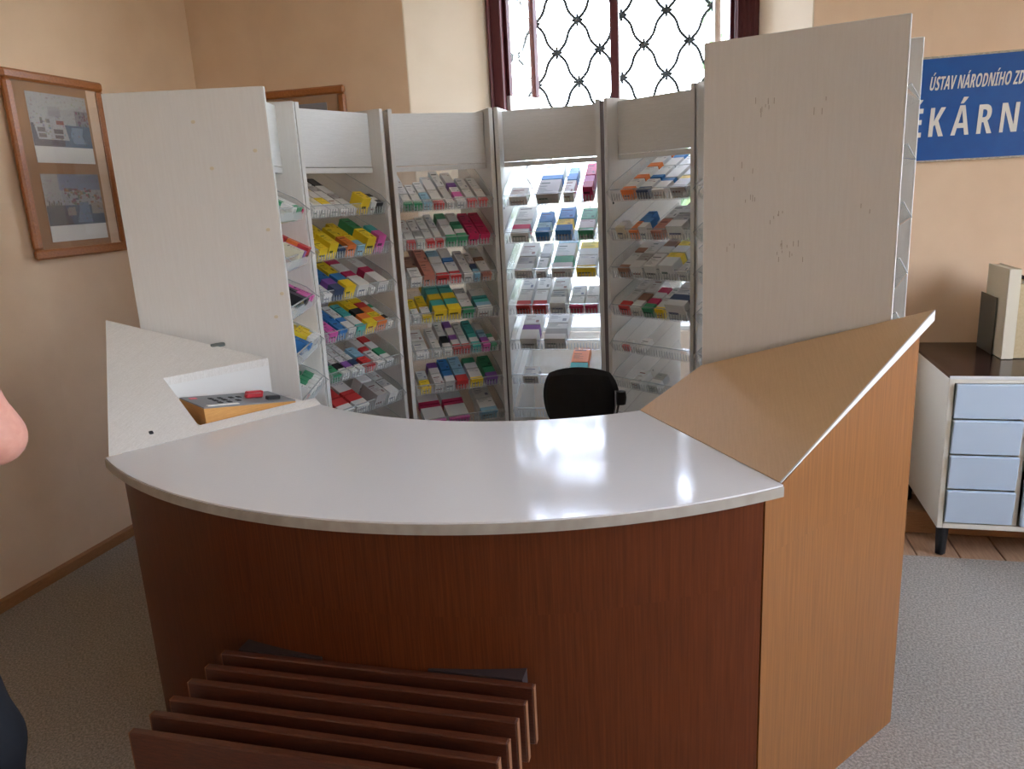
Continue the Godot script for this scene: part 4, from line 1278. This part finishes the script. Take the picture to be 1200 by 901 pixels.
func build_person() -> void:
	# stands left of the counter facing it (-z); right elbow out, hand on the belly
	var at := Vector3(-0.95, 0, 1.75)
	var t := thing("person", "person in navy trousers with bare bent elbow at left edge", "person", at)
	var shr := Vector3(0.232, 1.425, -0.08)
	var elr := Vector3(0.255, 1.168, -0.145)
	var wrr := Vector3(0.03, 1.075, -0.20)
	var shl := Vector3(-0.175, 1.415, 0)
	var ell := Vector3(-0.25, 1.14, 0.03)
	var wrl := Vector3(-0.26, 0.89, -0.03)
	var hr := Vector3(0.085, 0.90, 0)
	var kr := Vector3(0.152, 0.50, -0.04)
	var ar := Vector3(0.158, 0.09, 0.0)
	var hl := Vector3(-0.095, 0.90, 0)
	var kl := Vector3(-0.13, 0.49, -0.02)
	var al := Vector3(-0.14, 0.09, 0.02)
	var body := [
		[Vector3(-0.085, 1.30, 0), Vector3(0.085, 1.30, 0), 0.108, 0.108], [Vector3(-0.12, 1.40, 0.01), Vector3(0.12, 1.40, 0.01), 0.065, 0.065], [Vector3(-0.06, 1.12, 0), Vector3(0.06, 1.12, 0), 0.105, 0.105], [Vector3(-0.07, 0.96, 0), Vector3(0.07, 0.96, 0), 0.115, 0.115],
		[Vector3(0, 1.40, 0.01), Vector3(0, 1.52, -0.01), 0.062, 0.054],
		[shr, elr, 0.054, 0.050], [elr, wrr, 0.047, 0.028], [shl, ell, 0.052, 0.042], [ell, wrl, 0.042, 0.028],
		[hr, kr, 0.088, 0.058], [kr, ar, 0.058, 0.038], [hl, kl, 0.088, 0.058], [kl, al, 0.058, 0.038],
		[kr.lerp(ar, 0.2) + Vector3(0, 0, 0.02), kr.lerp(ar, 0.45) + Vector3(0, 0, 0.022), 0.052, 0.045], [kl.lerp(al, 0.2) + Vector3(0, 0, 0.02), kl.lerp(al, 0.45) + Vector3(0, 0, 0.022), 0.052, 0.045],
		[ar + Vector3(0, -0.045, 0.02), ar + Vector3(0.015, -0.058, -0.14), 0.036, 0.026], [al + Vector3(0, -0.045, 0.02), al + Vector3(-0.02, -0.058, -0.14), 0.036, 0.026],
	]
	var g := Geo.new()
	flesh(g, body, 0.013, 0.045)
	flesh(g, hand_bones(wrr, Vector3(-0.9, -0.25, -0.15).normalized(), Vector3(0.0, -0.2, 1.0).normalized(), 1.0), 0.004, 0.009)
	flesh(g, hand_bones(wrl, Vector3(0.0, -0.98, -0.15).normalized(), Vector3(1.0, 0, 0), -1.0), 0.004, 0.009)
	# head: skull, jaw, nose, brow, ears
	var H := Vector3(0, 1.635, -0.02)
	flesh(g, [
		[H + Vector3(0, 0.015, 0.02), H + Vector3(0, 0.025, -0.015), 0.082, 0.078], [H + Vector3(0, -0.04, -0.04), H + Vector3(0, -0.075, -0.055), 0.055, 0.036], [H + Vector3(-0.035, -0.05, -0.02), H + Vector3(0.035, -0.05, -0.02), 0.04, 0.04],
		[H + Vector3(0, 0.005, -0.092), H + Vector3(0, -0.028, -0.108), 0.009, 0.013], [H + Vector3(-0.03, 0.022, -0.082), H + Vector3(0.03, 0.022, -0.082), 0.012, 0.012], [H + Vector3(0, -0.055, -0.092), H + Vector3(0, -0.06, -0.092), 0.012, 0.012], [H + Vector3(0, -0.09, -0.08), H + Vector3(0, -0.092, -0.08), 0.016, 0.016],
		[H + Vector3(0.078, 0.012, 0.005), H + Vector3(0.077, -0.028, 0.0), 0.013, 0.009], [H + Vector3(-0.078, 0.012, 0.005), H + Vector3(-0.077, -0.028, 0.0), 0.013, 0.009],
		[Vector3(0, 1.48, 0.0), Vector3(0, 1.57, -0.005), 0.054, 0.052]], 0.006, 0.014)
	put("body", g, M.skin, t)
	g = Geo.new()
	for s in [-1, 1]: g.lathe(PackedVector2Array([Vector2(0, -0.009), Vector2(0.010, -0.005), Vector2(0.012, 0), Vector2(0.010, 0.005), Vector2(0, 0.009)]), H + Vector3(s * 0.031, 0.004, -0.079), 12)
	put("eyes", g, M.eye, t)
	g = Geo.new()
	flesh(g, [[H + Vector3(-0.018, -0.056, -0.096), H + Vector3(0.018, -0.056, -0.096), 0.007, 0.007]], 0.003, 0.005)
	put("lips", g, M.lips, t)
	g = Geo.new()
	flesh(g, [[H + Vector3(0, 0.030, 0.028), H + Vector3(0, 0.048, -0.012), 0.086, 0.074], [H + Vector3(0, -0.02, 0.045), H + Vector3(0, 0.02, 0.04), 0.070, 0.075]], 0.008, 0.03)
	put("hair", g, M.hair, t)
	var e := 0.014
	g = Geo.new()
	flesh(g, [
		[Vector3(-0.085, 1.30, 0), Vector3(0.085, 1.30, 0), 0.108 + e, 0.108 + e], [Vector3(-0.12, 1.40, 0.01), Vector3(0.12, 1.40, 0.01), 0.067 + e, 0.067 + e], [Vector3(-0.06, 1.12, 0), Vector3(0.06, 1.12, 0), 0.108 + e, 0.108 + e], [Vector3(-0.06, 1.0, 0), Vector3(0.06, 1.0, 0), 0.112 + e, 0.112 + e],
		[shr, shr.lerp(elr, 0.22), 0.056 + e, 0.054 + e], [shl, shl.lerp(ell, 0.42), 0.056 + e, 0.054 + e]], 0.013, 0.04)
	put("short_sleeved_shirt", g, M.shirt, t)
	g = Geo.new()
	flesh(g, [
		[Vector3(-0.06, 0.95, 0), Vector3(0.06, 0.95, 0), 0.108 + e, 0.108 + e], [Vector3(-0.07, 0.88, 0.01), Vector3(0.07, 0.88, 0.01), 0.105 + e, 0.105 + e],
		[hr, kr, 0.090 + e, 0.066 + e], [kr, ar + Vector3(0, -0.02, 0), 0.066 + e, 0.058], [hl, kl, 0.090 + e, 0.066 + e], [kl, al + Vector3(0, -0.02, 0), 0.066 + e, 0.058]], 0.013, 0.035)
	put("trousers", g, M.navy, t)
	g = Geo.new()
	for a in [[ar, 0.015], [al, -0.02]]:
		flesh(g, [[a[0] + Vector3(0, -0.044, 0.03), a[0] + Vector3(a[1], -0.052, -0.15), 0.044, 0.036], [a[0] + Vector3(0, -0.02, 0.01), a[0] + Vector3(0, -0.045, 0.01), 0.046, 0.046]], 0.009, 0.02)
	put("shoes", g, M.black, t)

func _ready() -> void:
	rng.seed = 5
	set_view()
	make_materials()
	build_room()
	build_window()
	build_counter()
	build_desks()
	build_units()
	build_dresser()
	build_chair()
	build_sign()
	build_pictures()
	build_stock()
	build_person()
	build_outside()
